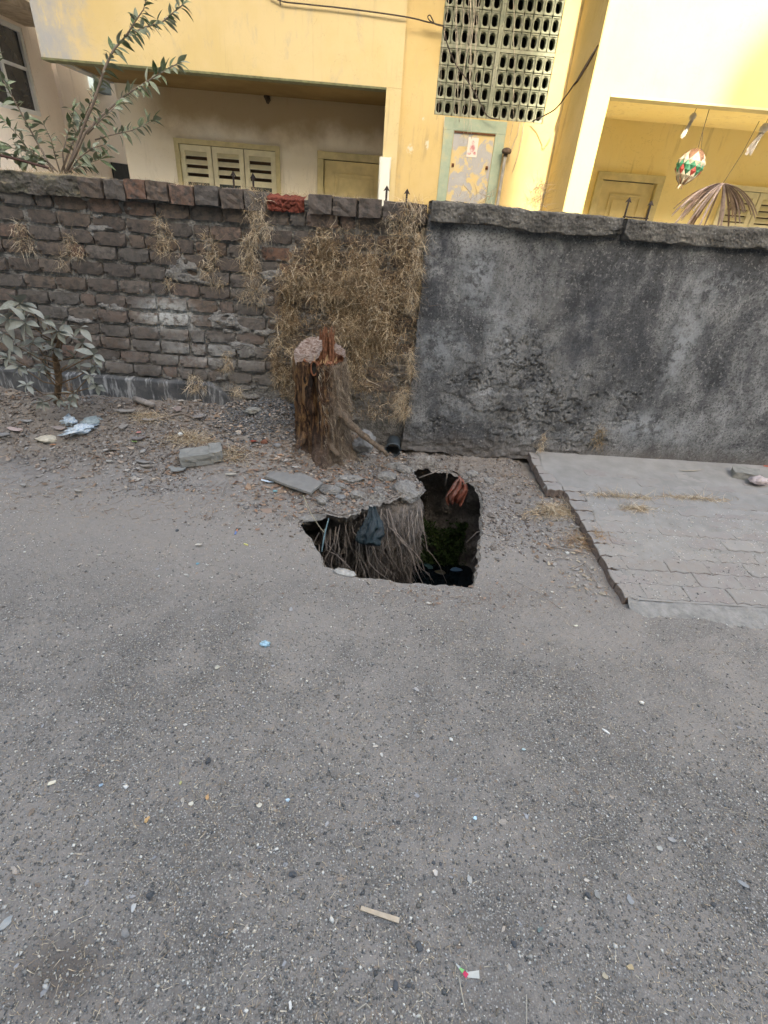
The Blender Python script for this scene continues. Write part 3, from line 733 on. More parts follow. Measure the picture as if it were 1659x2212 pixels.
    def fw_(u, v):
        a = u * 2 * math.pi; x = wp + .052 + .058 * np.sign(np.cos(a)) * np.abs(np.cos(a)) ** .35; y = YF - .045 + .05 * np.sign(np.sin(a)) * np.abs(np.sin(a)) ** .35
        z = v * (1.975 + .01 * fbm(u * 9, 0, 0, 4, 2)); return x + fbm(u * 5, v * 9, 0, 3, 3) * .008 + .006 * (1 - v), y + fbm(u * 5, v * 9, 3, 3, 3) * .008, z
    t = NT('flaking_whitewash'); cw = t.mix(t.mr(t.noise(14, 7, .7), .6, .68), (.66, .665, .60), (.62, .52, .30)); mwh = t.done(cw, .85, t.noise(40, 5), .4, .006)
    grid(28, 30, fw_, 'white_post', mwh, H); MB().box(wp, wp + .104, YF - .09, YF - .004, 1.90, 1.967).build('post_cap', mwh, H)
    # porch back wall with openings
    x0, x1 = atY(376, 300, YBk)[0], atY(604, 318, YBk)[0]; zt = 2.07; zs = .95
    d0 = atY(686, 325, YBk)[0]; d1 = d0 + .90; zd = 2.06
    wb = MB(); xw = -3.21
    wb.box(xw, x0, YBk, YBk + .15, 0, 3.9); wb.box(x0, x1, YBk, YBk + .15, zt, 3.9); wb.box(x0, x1, YBk, YBk + .15, 0, zs); wb.box(x1, d0, YBk, YBk + .15, 0, 3.9)
    wb.box(d0, d1, YBk, YBk + .15, zd, 3.9); wb.box(d1, xc + .3, YBk, YBk + .15, 0, 3.9)
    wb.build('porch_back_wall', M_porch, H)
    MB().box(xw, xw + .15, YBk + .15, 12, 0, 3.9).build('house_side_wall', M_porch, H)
    MB().box(xw + .2, 1.6, YBk + .4, YBk + .5, 0, 3.5).build('dark_backing', M_dark, H)
    MB().box(-2.9, 4.8, YF + .2, 12, 3.9, 4.05).build('roof_slab', M_cream, H)
    MB().box(xL, 6.2, 5.4, 12, 4.06, 6.8).build('upper_storey', M_cream, H)
    MB().box(-3.2, 6.2, 11.85, 12, 0, 3.9).build('rear_wall', M_cream, H)
    # shutter window: three leaves of louvres
    def shutters(parent, x0, x1, y, zs, zt, mw, mf, leaves, slats=3):
        W = obj('window', None, parent, (x0 - parent.location[0], y - parent.location[1], 0)); 
        off = (x0, y, 0); fb = .05
        def add(mb, nm, m): 
            o = mb.build(nm, m, None, (0, 0, 0)); o.location = (-x0, -y, 0); o.parent = W; return o
        add(MB().box(x0, x1, y - .025, y + .06, zt - fb, zt).box(x0, x0 + fb, y - .025, y + .06, zs, zt - fb - .001).box(x1 - fb, x1, y - .025, y + .06, zs, zt - fb - .001).box(x0 - .02, x1 + .02, y - .05, y + .05, zs - .05, zs), 'frame', mf)
        lw = (x1 - x0 - 2 * fb) / leaves
        for i in range(leaves):
            a = x0 + fb + i * lw + .006; b = a + lw - .012; top = zt - fb - .006; st = .055
            f = MB(); f.box(a, a + st, y, y + .035, zs + .005, top); f.box(b - st, b, y, y + .035, zs + .005, top); f.box(a + st, b - st, y + .001, y + .034, top - .06, top)
            zm = top - .315; f.box(a + st, b - st, y + .001, y + .034, zm - .06, zm); zl = zm - .06 - .30; f.box(a + st, b - st, y + .001, y + .034, zl - .05, zl); f.box(a + st, b - st, y + .001, y + .034, zs + .005, zs + .08)
            add(f, 'shutter_leaf', mw)
            n = slats; hh = (top - .06 - zm) / n
            for j in range(n):
                zc = zm + (j + .5) * hh
                s_ = MB(); zz = zc + hh * .5
                s_.add([(a + st, y + .004, zz - .042), (b - st, y + .004, zz - .042), (b - st, y + .030, zz + .002), (a + st, y + .030, zz + .002), (a + st, y + .004, zz - .050), (b - st, y + .004, zz - .050), (b - st, y + .033, zz - .004), (a + st, y + .033, zz - .004)], [(0, 1, 2, 3), (7, 6, 5, 4), (0, 4, 5, 1), (1, 5, 6, 2), (2, 6, 7, 3), (3, 7, 4, 0)])
                add(s_, 'slat', mw)
            add(MB().box(a + st, b - st, y + .012, y + .018, zl, zm - .06), 'pane', M_pane)
            add(MB().box(a + st, b - st, y + .012, y + .018, zs + .08, zl - .05), 'lower_panel', mw)
        hb = MB(); hb.box(x0 + fb - .012, x0 + fb + .012, y - .03, y, zt - .20, zt - .13); add(hb, 'hinge', mf)
        add(MB().box(x0 + fb, x1 - fb, y + .09, y + .10, zs, zt - fb), 'window_back', plain('brown_inside', (.12, .075, .045), .9))
        return W
    shutters(H, x0, x1, YBk - .01, zs, zt, M_wood, M_frame, 3)
    def door(parent, d0, d1, y, zd, mw, mf, panel_top=.155):
        D = obj('door', None, parent, (d0 - parent.location[0], y - parent.location[1], 0))
        def add(mb, nm, m, bev=0):
            o = mb.build(nm, m, None, (0, 0, 0), bevel=bev); o.location = (-d0, -y, 0); o.parent = D; return o
        add(MB().box(d0, d0 + .075, y - .03, y + .08, 0, zd - .076).box(d1 - .075, d1, y - .03, y + .08, 0, zd - .076).box(d0, d1, y - .03, y + .08, zd - .075, zd), 'frame', mf, .004)
        a, b, tp = d0 + .083, d1 - .083, zd - .085
        add(MB().box(a, b, y + .015, y + .05, .05, tp), 'leaf', mw)
        for k_, (zt_, zb_) in enumerate(((tp - .12, tp - .52), (tp - .66, tp - 1.1), (tp - 1.24, .2))):
            p0, p1 = a + .12, b - .12; rr = MB()
            rr.box(p0, p1, y + .004, y + .0155, zt_ - .018, zt_).box(p0, p1, y + .004, y + .0155, zb_, zb_ + .018).box(p0, p0 + .018, y + .004, y + .0155, zb_ + .019, zt_ - .019).box(p1 - .018, p1, y + .004, y + .0155, zb_ + .019, zt_ - .019)
            add(rr, 'moulding', mw, .003); add(MB().box(p0 + .05, p1 - .05, y + .006, y + .0145, zb_ + .05, zt_ - .05), 'raised_panel', mw, .004)
        return D
    door(H, d0, d1, YBk - .01, zd, M_wood2, M_frame)
    # stair wall with the block grille
    ga, gb, gz_ = .40, 1.485, 2.362
    yw_ = MB(); yw_.box(xc, ga, YG, YG + .16, 0, 3.9).box(gb, xg, YG, YG + .16, 0, 3.9).box(ga, gb, YG, YG + .16, 0, gz_).box(ga, gb, YG, YG + .16, 3.50, 3.9)
    yw_.build('stair_wall', M_yel, H)
    MB().box(ga - .3, gb + .15, YG + .9, YG + 1.0, 1.8, 3.9).build('stairwell_backing', M_dark, H)
    t = NT('grille_paint'); cg = t.ramp(t.noise(9, 7, .7), [(.3, (.17, .19, .14)), (.5, (.26, .275, .205)), (.75, (.33, .335, .26))]); cg = t.mix(t.mr(t.noise(50, 5, .7), .58, .66), cg, (.16, .15, .13)); mg = t.done(cg, .85, t.noise(70, 4), .4, .004)
    W = obj('grille_window', None, H, (ga, YG - 7, gz_)); nC = 12; gap = .045; bw = (gb - ga - gap) / nC; bh = .125
    def block(w, h, d=.075):
        w -= .005; h -= .005; n = 28; V = []; F = []; hw, hh = .0275, .030
        def stad(q, s=1.0): 
            c_, s_ = math.cos(q), math.sin(q); x = hw * s * c_; z = hw * s * s_ + (.016 * s if s_ > 0 else -.016 * s) * min(1, abs(s_) * 4)
            return x, z * (1.0 if s_ > 0 else 1.0)
        def rect(q, s=1.0, hx=w / 2, hz=h / 2):
            c_, s_ = math.cos(q), math.sin(q); k_ = min(hx * s / max(abs(c_), 1e-6), hz * s / max(abs(s_), 1e-6)); return c_ * k_, s_ * k_
        al = [2 * math.pi * (i + .5) / n for i in range(n)]
        rings = [[(*rect(q), d) for q in al], [(*rect(q), .003) for q in al], [(*rect(q, .97), 0) for q in al], [(*rect(q, .86), .0) for q in al], [(*rect(q, .82), .006) for q in al], [(*stad(q, 1.25), .006) for q in al], [(*stad(q, 1.0), .010) for q in al], [(*stad(q, .96), d) for q in al]]
        for rg in rings: V += [(x, y, z) for x, z, y in rg]
        for r_ in range(len(rings)):
            r2 = (r_ + 1) % len(rings)
            for i in range(n): j = (i + 1) % n; F.append((r_ * n + i, r_ * n + j, r2 * n + j, r2 * n + i))
        return mesh('grille_block', V, F, mg)
    bm_ = block(bw, bh); z = 0; k = random.Random(3)
    for r_ in range(9):
        if r_ in (4, 7): z += .028
        for c_ in range(nC):
            x = (c_ + .5) * bw + (gap if c_ >= 6 else 0)
            obj('grille_block', bm_, W, (x, .012 + k.uniform(-.002, .002), z + bh / 2), (0, k.uniform(-.008, .008), 0))
        z += bh
    md = MB(); cx_ = 6 * bw; md.box(cx_ + .004, cx_ + gap * .45, -.004, .08, 0, z).box(cx_ + gap * .55, cx_ + gap - .004, -.004, .08, 0, z).box(cx_ + .001, cx_ + gap - .001, .012, .07, 0, z); o = md.build('mullion', mg, None, (0, 0, 0)); o.parent = W
    for zz in (4 * bh + .001, 7 * bh + .029):
        o = MB().box(0, 6 * bw, .006, .07, zz, zz + .026).box(cx_ + gap, cx_ + gap + 6 * bw, .006, .07, zz, zz + .026).build('mullion', mg, None, (0, 0, 0)); o.parent = W
    # blocked-up hatch with green frame, patchy board, poster
    a, b, zt_, zb_ = .512, 1.135, gz_ - .012, 1.47
    hf = obj('blocked_hatch', None, H, (a, YG - 7, zb_))
    mgf = NT('worn_green_paint'); cgf = mgf.ramp(mgf.noise(7, 7, .7), [(.3, (.23, .30, .225)), (.55, (.30, .355, .275)), (.75, (.42, .39, .24))]); mgf = mgf.done(cgf, .8, mgf.noise(60, 4), .3, .003)
    wd, hh = b - a, zt_ - zb_
    o = MB().box(0, wd, -.012, .02, hh - .10, hh).box(0, .10, -.012, .02, 0, hh - .101).box(wd - .10, wd, -.012, .02, 0, hh - .101).box(.101, wd - .101, -.012, .02, 0, .06).build('hatch_frame', mgf, None, (0, 0, 0)); o.parent = hf
    tb = NT('patchy_board'); n_ = tb.noise(5, 7, .68, .6); cb = tb.ramp(n_, [(.40, (.52, .40, .19)), (.47, (.50, .41, .24)), (.51, (.33, .33, .33)), (.7, (.37, .37, .37))]); mbd = tb.done(cb, .85, n_, .6, .01)
    o = MB().box(.105, wd - .105, -.005, .03, .065, hh - .105).build('board', mbd, None, (0, 0, 0)); o.parent = hf
    mr_ = plain('rust', (.12, .05, .025), .9, .4, 40)
    for x in (.13, wd - .14):
        o = MB().box(x - .012, x + .012, -.014, -.0045, .48, .51).tube([(x, -.014, .495), (x + .01, -.03, .485)], .004).build('bolt', mr_, None, (0, 0, 0)); o.parent = hf
    o = MB().box(.11, wd - .10, -.016, -.0045, hh - .117, hh - .107).build('rusty_strip', mr_, None, (0, 0, 0)); o.parent = hf
    # poster
    pt = NT('faded_print'); bl = pt.math('MAXIMUM', pt.blob((.822, YG, 2.115), (.035, .3, .045), .4), pt.math('MAXIMUM', pt.blob((.822, YG, 2.165), (.018, .3, .02), .5), pt.math('MAXIMUM', pt.blob((.795, YG, 2.075), (.025, .3, .018), .5), pt.blob((.85, YG, 2.078), (.022, .3, .018), .5))))
    bl = pt.math('MULTIPLY', bl, pt.mr(pt.noise(45, 5, .7), .35, .6)); cpt = pt.mix(bl, (.60, .55, .50), (.42, .16, .18))
    px = .822
    o = MB().box(px - .052, px + .052, YG - .0085, YG - .0075, 2.045, 2.205).build('poster', pt.done(cpt, .7), None, (px, YG - .008, 2.045))
    props(o, 'small faded white print with a pinkish red figure pasted on the blocked hatch', 'poster')
    # standing pipe with dark cap
    xp, zp = atY(1094, 328, YG - .08)[[0, 2]]
    P = thing('vent_pipe', 'slim grey pipe with a dark domed cap beside the green framed hatch', 'pipe', (xp, YG - .08, 0)); mp = plain('grey_pipe', (.22, .21, .185), .7, .3, 20)
    MB().tube([(xp - .01, YG - .08, 0), (xp - .004, YG - .08, zp - .03)], .016, 10).build('pipe', mp, P, smooth=True)
    MB().tube([(xp - .004, YG - .08, zp - .04), (xp - .003, YG - .08, zp - .01)], .022, 10).build('collar', plain('dark_collar', (.05, .045, .04), .8), P, smooth=True)
    c_ = MB(); pr = [(-.018, .030), (-.012, .044), (.004, .050), (.02, .044), (.032, .026), (.036, .004)]
    c_.tube([(xp, YG - .08, zp + q) for q, _ in pr], [r_ for _, r_ in pr], 14); c_.build('cap', plain('rusty_cap', (.085, .06, .045), .8, .4, 30), P, smooth=True)
    # ---------------- projecting right part with its porch
    YR = 5.52; YRb = 6.95; ox = atY(1319, 203, YR)[0]; oz = atY(1319, 203, YR)[2]; xe = 6.2
    MB().box(xg, ox, YR, YR + .16, 0, oz).build('front_pillar', M_front, H)
    MB().box(xg, xe, YR, YR + .16, oz, 4.05).build('porch_front', M_front, H)
    MB().box(ox + .002, xe, YR - .004, YR + .164, oz - .018, oz - .001).build('lintel_edge', M_frame, H)
    MB().box(xg, xg + .14, YR + .16, YG, 0, 4.05).build('pillar_side', M_side, H)
    MB().box(xg + .001, xg + .14, YG + .16, YRb, 0, 4.0).build('porch_end_wall', M_front, H)
    # thin ochre skin on the face turned to the stair wall
    MB().box(xg - .006, xg - .001, YR + .004, YG - .002, 0, 4.04).build('side_render', M_side, H)
    MB().box(xg + .14, xe, YR + .16, YRb, oz + .03, oz + .14).build('porch_ceiling', M_brightened, H)
    da, db = atY(1291, 372, YRb)[0], atY(1434, 388, YRb)[0]; zd2 = 2.065
    wa, wz = atY(1566, 405, YRb)[0], 2.04; wbx = wa + 1.25
    rb = MB(); rb.box(xg + .14, da, YRb, YRb + .15, 0, oz + .03).box(da, db, YRb, YRb + .15, zd2, oz + .03).box(db, wa, YRb, YRb + .15, 0, oz + .03).box(wa, wbx, YRb, YRb + .15, wz, oz + .03).box(wa, wbx, YRb, YRb + .15, 0, .95).box(wbx, xe, YRb, YRb + .15, 0, oz + .03)
    rb.build('porch_back_wall', M_brightened, H)
    door(H, da, db, YRb - .01, zd2, M_wood2, M_frame)
    shutters(H, wa, wbx, YRb - .01, .95, wz, M_wood, M_wood, 3, 4)
    MB().box(xg + .2, xe, YRb + .5, YRb + .6, 0, 3).build('dark_backing', M_dark, H)
    MB().box(xe, xe + .15, YR, 12, 0, 4.05).build('right_side_wall', M_front, H)
    # wasp nest like clod and small stains under the balcony
    c_ = MB(); cp_ = atY(577, 212, YBk - .03); pr = [(-.05, .012), (-.02, .03), (.02, .036), (.045, .022), (.06, .004)]
    c_.tube([(cp_[0] + .01 * math.sin(i * 2), YBk - .02, cp_[2] + q) for i, (q, _) in enumerate(pr)], [r_ for _, r_ in pr], 8)
    props(c_.build('mud_nest', plain('mud', (.06, .045, .03), .95), None, tuple(cp_)), 'dark clod of mud stuck high on the left porch wall', 'nest')
    return dict(YF=YF, YG=YG, YR=YR, oz=oz, xg=xg, ga=ga, gb=gb)
HS = build_house()

# ================================================================== NEIGHBOUR HOUSE (left) AND HOUSE ACROSS THE STREET
def build_neighbour():
    XN = -4.2
    t, col = wall_paint('peach_paint', (.84, .745, .66), (.87, .78, .70), (.5, .42, .34), .25); mp = t.done(col, .85, t.noise(40, 5), .25, .004)
    mwf = plain('white_window_frame', (.72, .73, .74), .5, .06); mgl = plain('dark_reflecting_glass', (.035, .035, .04), .12, .5, 6, .05, .001, .6); mho = plain('stained_sunshade', (.40, .33, .25), .9, .35, 10)
    N = thing('peach_house', 'peach coloured neighbouring house with white framed window at the far left', 'house', (XN, 7, 0))
    y1 = atX(92, 256, XN)[1]; zt = atX(50, 62, XN)[2]; zb = atX(60, 245, XN)[2]; y0 = y1 - 1.5
    w_ = MB(); w_.box(XN - .18, XN, 2.6, y0, 0, 7).box(XN - .18, XN, y1, 13, 0, 7).box(XN - .18, XN, y0, y1, zt, 7).box(XN - .18, XN, y0, y1, 0, zb); w_.build('wall', mp, N)
    MB().box(XN - 4, XN - .181, 2.6, 13, 0, .1).box(XN - 4, XN - .181, 2.6, 2.75, 0, 7).box(XN - 4, XN, 2.6, 13, 7.01, 7.15).box(XN - 4, XN - 3.8, 2.76, 13, .11, 7).build('house_body', mp, N)
    MB().box(XN, XN + .42, y0 - .1, y1 + .08, zt + .03, zt + .11).build('sunshade', mho, N)
    Wn = obj('window', None, N, (0, y0 - 7, zb)); ww = y1 - y0; hh = zt - zb
    def add(mb, nm, m): o = mb.build(nm, m, None, (0, 0, 0)); o.parent = Wn
    fr = MB(); fr.box(-.07, -.01, 0, ww, 0, .045).box(-.07, -.01, 0, ww, hh - .045, hh).box(-.07, -.01, 0, .045, .046, hh - .046).box(-.07, -.01, ww - .045, ww, .046, hh - .046)
    add(fr, 'frame', mwf)
    for q in (.34, .67): add(MB().box(-.065, -.015, ww * q - .02, ww * q + .02, .046, hh - .046), 'mullion', mwf)
    add(MB().box(-.06, -.02, .046, ww - .046, hh * .52, hh * .52 + .03), 'glazing_bar', mwf)
    add(MB().box(-.05, -.04, .046, ww - .046, .046, hh - .046), 'pane', mgl)
    # pilaster and small dark opening further back
    ya = atX(105, 133, XN)[1]; MB().box(XN + .001, XN + .05, ya + .05, ya + .9, 0, 7).build('pilaster', mp, N)
    yb = atX(238, 350, XN)[1]; z_ = atX(238, 350, XN)[2]
    MB().box(XN + .002, XN + .02, yb, yb + .75, z_ - .5, z_).build('ventilator', plain('dark_opening', (.03, .028, .025), .9), N)
    yc = atX(207, 160, XN + .1)[1]; zc = atX(207, 160, XN + .1)[2]
    MB().box(XN + .002, XN + .12, yc - .15, yc + .35, zc - .18, zc + .22).build('cooler_box', plain('blue_grey_metal', (.16, .20, .23), .6), N, bevel=.01)
build_neighbour()
def build_across():  # unseen houses, heights and corner shaped for the shade on the street
    a = plain('opposite_plaster', (.42, .38, .32), .9, .15, 3); gl = plain('opposite_glass', (.05, .06, .07), .15, .2); fr = plain('opposite_frame', (.25, .16, .10), .7)
    T = thing('tall_shade_house', 'unseen tall plain house across the street, shaped to shade the road', 'house', (0, -6, 0))
    xe = 1.36 + 12.2 * math.tan(SUN_AZ)
    MB().box(-16, xe, -14, -6, 0, 12.5).build('wall', a, T); MB().box(-16.2, xe + .2 - .2, -14.2, -5.98, 12.51, 12.6).build('parapet', a, T)
    L = thing('low_shade_house', 'unseen low flat roofed house beside the tall one, height shaped for the shade', 'house', (8, -6, 0))
    MB().box(xe + .01, 20, -14, -6.02, 0, 8.6).build('wall', a, L)
    for o_, xs, zs in ((T, np.arange(-14, xe - 2, 3.2), np.arange(1, 13, 3.1)), (L, np.arange(xe + 1.5, 18, 3.2), np.arange(1, 8, 3.1))):
        for x in xs:
            for z in zs:
                f = MB().box(x, x + 1.3, -6.0, -5.95, z, z + 1.3).build('window', fr, o_)
                g = MB().box(x + .07, x + 1.23, -5.95, -5.94, z + .07, z + 1.23).build('pane', gl, None, (0, 0, 0)); g.parent = f; g.location = (0 - o_.location[0] * 0, 0, 0)
                g.location = tuple(-v for v in o_.location)
    K = thing('shadow_tank', 'unseen black round tank added on the low roof to cast a shadow patch', 'tank', (4.03, -7, 8.6)); mt = plain('black_plastic', (.02, .02, .02), .5)  # unseen tank, added to throw a soft shadow on the porch front
    pr = [(0, .75), (.1, .8), (1.0, .8), (1.2, .6), (1.35, .25), (1.42, .2)]
    MB().tube([(4.03, -7, 10.3 + q) for q, _ in pr], [r_ for _, r_ in pr], 20).build('tank_body', mt, K, smooth=True)
    MB().box(3.3, 4.8, -7.7, -6.3, 10.2, 10.29).box(3.35, 3.5, -7.6, -7.45, 8.6, 10.2).box(4.6, 4.75, -7.6, -7.45, 8.6, 10.2).box(3.35, 3.5, -6.55, -6.4, 8.6, 10.2).box(4.6, 4.75, -6.55, -6.4, 8.6, 10.2).build('tank_stand', a, K)
build_across()

# ================================================================== ROCKS, CHUNKS
def ico(sub=2):
    import bmesh
    b = bmesh.new(); bmesh.ops.create_icosphere(b, subdivisions=sub, radius=1)
    V = np.array([v.co[:] for v in b.verts]); F = [tuple(v.index for v in f.verts) for f in b.faces]; b.free(); return V, F
ICO2, ICO1 = ico(2), ico(1); ICO3 = ico(3)
def rock_mesh(name, size, seed, mat, cuts=9, lo=.55, hi=.9, src=None, rough=.03, smooth=False):
    V, F = src or ICO2; V = V.copy(); g = np.random.default_rng(seed)
    for _ in range(cuts):
        n = g.normal(0, 1, 3); n /= np.linalg.norm(n); t = g.uniform(lo, hi)
        d = V @ n; V = V - np.where(d > t, d - t, 0)[:, None] * n
    V = V + g.normal(0, rough, V.shape) + np.stack([fbm(V[:, 0] * 2 + seed, V[:, 1] * 2, V[:, 2] * 2, s, 5, .6) for s in (1, 2, 3)], 1) * (.32 if src is ICO3 else .12)
    return mesh(name, V * np.array(size), F, mat, smooth)
def rock(name, label, cat, c, size, seed, mat, rot=(0, 0, 0), group=None, **k):
    o = obj(name, rock_mesh(name, size, seed, mat, **k), None, c, rot); return props(o, label, cat, group)
M_STONE_D = plain('dark_stone', (.075, .08, .088), .85, .25, 30, .5, .004)
M_STONE_L = plain('pale_stone', (.34, .33, .31), .85, .2, 30, .5, .004)
M_STONE_G = plain('grey_stone', (.19, .185, .18), .85, .25, 30, .5, .004)

# ================================================================== TREE STUMP
def build_stump():
    c = atY(700, 900, 3.16); cx, cy = c[0], 3.16; zb = gz(cx, cy) - .11
    T = thing('tree_stump', 'rotten tree stump with a snapped splintered top in front of the brick wall', 'tree stump', (cx, cy, zb))
    t = NT('rotten_bark')
    v1 = t.noise(14, 8, .72, .8, vec=t.scl((1.6, 1.6, .22))); v2 = t.noise(40, 7, .75, .5, vec=t.scl((1, 1, .25)))
    col = t.ramp(v1, [(.34, (.010, .008, .007)), (.45, (.035, .022, .016)), (.52, (.095, .050, .028)), (.57, (.22, .125, .055)), (.64, (.13, .095, .068)), (.8, (.27, .215, .165))])
    col = t.mix(t.mr(v2, .54, .64), col, (.016, .012, .010))
    z = t.xyz()
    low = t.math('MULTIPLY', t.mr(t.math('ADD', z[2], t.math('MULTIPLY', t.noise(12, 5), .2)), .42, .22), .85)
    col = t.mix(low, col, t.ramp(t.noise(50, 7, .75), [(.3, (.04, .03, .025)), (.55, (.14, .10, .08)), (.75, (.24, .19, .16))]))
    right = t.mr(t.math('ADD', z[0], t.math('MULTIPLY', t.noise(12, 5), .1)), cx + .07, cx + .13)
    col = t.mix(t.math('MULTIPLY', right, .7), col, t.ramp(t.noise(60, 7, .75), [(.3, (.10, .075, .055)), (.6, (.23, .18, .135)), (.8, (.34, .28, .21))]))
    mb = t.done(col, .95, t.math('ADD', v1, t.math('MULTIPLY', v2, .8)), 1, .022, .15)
    ht = atY(690, 765, cy)[2] - zb; R0 = .158
    lean = -.035
    def surf(th, v):
        rid = np.abs(fbm(np.cos(th) * 2.2, np.sin(th) * 2.2, v * 1.1, 101, 5, .6))
        fl = (.17 * np.exp(-v * 5) * (.55 + .45 * np.cos(th - .2)) + .04 * np.exp(-v * 4)) * (.75 + .5 * np.cos(th * 5 + 1) * .5)
        r = R0 + fl * .5 + (.5 - rid * 1.6) * .045 + np.abs(fbm(np.cos(th) * 8, np.sin(th) * 8, v * 6, 102, 4, .65)) * .022 - .008
        groove = np.exp(-((np.mod(th + math.pi / 2 + .18 + np.pi, 2 * np.pi) - np.pi) / .16) ** 2) * .055 * sm(.25, .5, v)
        r = r - groove
        return r
    def f(u, v):
        th = u * 2 * math.pi; top = ht * (.97 + .06 * fbm(np.cos(th) * 4, np.sin(th) * 4, 0, 103, 4, .6)) + .03 * sm(.3, 1, np.cos(th - 2.6)) 
        vv = v; r = surf(th, vv)
        r = np.where(v > .985, r * .90, r)
        return cx + r * np.cos(th) + lean * vv, cy + r * np.sin(th) * .92, zb + vv * top
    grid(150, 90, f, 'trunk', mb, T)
    # broken top
    tt = NT('splintered_heartwood'); w1 = tt.noise(60, 7, .75, vec=tt.scl((1, 1, .3))); ct = tt.ramp(w1, [(.3, (.07, .03, .018)), (.5, (.24, .095, .05)), (.65, (.40, .24, .15)), (.8, (.50, .38, .28))]); mtop = tt.done(ct, .95, w1, 1, .015, .1)
    def ft(u, v):
        th = u * 2 * math.pi; r = surf(th, np.ones_like(th)) * (1 - v) * .93
        x = cx + r * np.cos(th) + lean; y = cy + r * np.sin(th) * .92
        z = zb + ht * (.965 + .05 * fbm(np.cos(th) * 4, np.sin(th) * 4, 0, 103, 4, .6)) + fbm(x * 40, y * 40, 0, 104, 4, .7) * .05 - .03 * v
        return x, y, z
    grid(90, 24, ft, 'broken_top', mtop, T)
    # pale pink cut face, tilted to the left
    tp = NT('pale_cut_wood'); w2 = tp.noise(30, 8, .8, 1.0, vec=tp.scl((1.2, 1, 3.2))); cp = tp.ramp(w2, [(.38, (.09, .05, .038)), (.46, (.21, .14, .11)), (.55, (.35, .285, .25)), (.75, (.47, .42, .38))]); mcut = tp.done(cp, .95, w2, 1, .012, .1)
    pc = atY(666, 748, cy - .07)
    def fcut(u, v):
        th = u * 2 * math.pi; r = (1 - v) * (1 + .35 * fbm(np.cos(th) * 3, np.sin(th) * 3, 0, 105, 5, .65))
        a = r * np.cos(th) * .088; b = r * np.sin(th) * .070
        tilt = math.radians(36)
        x = pc[0] + a * .93 + .0 * b; y = pc[1] + b * math.cos(tilt) + .01; z = pc[2] + b * math.sin(tilt) + a * .42 + fbm(a * 90, b * 25, 0, 106, 4, .7) * .010
        z = z - .055 * (v < .04) ; return x, y, z
    grid(60, 26, fcut, 'cut_face', mcut, T)
    pc2 = atY(732, 748, cy - .02)
    def fcut2(u, v):
        th = u * 2 * math.pi; r = (1 - v) * (1 + .15 * fbm(np.cos(th) * 2, np.sin(th) * 2, 0, 107, 4, .6)); a = r * np.cos(th) * .046; b = r * np.sin(th) * .030
        return pc2[0] + a, pc2[1] + b, pc2[2] - a * .5 + fbm(a * 60, b * 60, 0, 108, 3) * .010 - .04 * (v < .05)
    grid(30, 12, fcut2, 'cut_face', mcut, T)
    # hollow rim ring
    hc = atY(677, 784, cy - .165); ring = [(hc[0] + .020 * math.cos(a), hc[1] + .02 + .012 * abs(math.cos(a)), hc[2] - .040 + .042 * math.sin(a)) for a in np.linspace(0, 2 * math.pi, 18)]
    MB().tube(ring, [.003 + .003 * abs(math.sin(i * 1.7)) for i in range(18)], 5).build('hollow_rim', mtop, T, smooth=True)
    MB().add([(x, y + .004, z) for x, y, z in ring[:-1]], [tuple(range(17))]).build('hollow_disc', plain('painted_hollow_dark', (.02, .016, .013), .95), T)  # flat near-black disc, the shade inside the cavity put into the colour
    # standing splinters
    mo = plain('orange_splinter', (.19, .085, .048), .85, .6, 60, .4, .003, .15); mo2 = plain('pale_splinter', (.50, .33, .17), .85, .3, 60)
    k = random.Random(8); s0, s1 = atY(693, 770, cy - .03), atY(716, 770, cy - .03); ztop = atY(703, 702, cy - .03)[2]
    for i in range(52):
        x = k.uniform(s0[0] - .01, s1[0] + .012); y = cy - .03 + k.uniform(-.03, .02); tz = zb + ht * .94; hh = (ztop - tz) * k.uniform(.55, 1.0)
        dx = k.uniform(-.012, .012); wd = k.uniform(.003, .008)
        MB().tube([(x, y, tz - .05), (x + dx * .5, y, tz + hh * .6), (x + dx, y + k.uniform(-.01, .01), tz + hh)], [wd, wd * .8, .0012], 4).build('splinter', mo, T)
    for i in range(40):
        a = k.uniform(-2.6, .3); rr = k.uniform(.05, .13); x = cx + lean + rr * math.cos(a); y = cy + rr * math.sin(a) * .9; tz = zb + ht * .93; hh = k.uniform(.03, .085)
        MB().tube([(x, y, tz), (x + k.uniform(-.015, .015), y + k.uniform(-.015, .01), tz + hh)], [k.uniform(.003, .006), .001], 4).build('splinter', mo2 if k.random() < .6 else mo, T)
    # loose bark plates
    for i in range(22):
        a = k.uniform(-2.7, -.1); v = k.uniform(.25, .9); r = float(surf(np.array([a]), np.array([v]))[0]) + .004; x = cx + r * math.cos(a) + lean * v; y = cy + r * math.sin(a) * .92; z = zb + v * ht; L = k.uniform(.06, .16); wd = k.uniform(.012, .03)
        tx, ty = -math.sin(a), math.cos(a); V = []
        for q in range(5):
            zz = z - L / 2 + L * q / 4; w_ = wd * (1 - .5 * abs(q - 2) / 2) * k.uniform(.8, 1.1); o_ = k.uniform(.0, .010)
            for s_ in (-1, 0, 1): V.append((x + tx * w_ * s_ + math.cos(a) * (o_ + (.006 if s_ == 0 else 0)), y + ty * w_ * s_ + math.sin(a) * (o_ + (.006 if s_ == 0 else 0)), zz + k.uniform(-.004, .004)))
        F = [(q * 3 + s_, q * 3 + s_ + 1, q * 3 + s_ + 4, q * 3 + s_ + 3) for q in range(4) for s_ in range(2)]
        MB().add(V, F).build('bark_plate', mb, T)
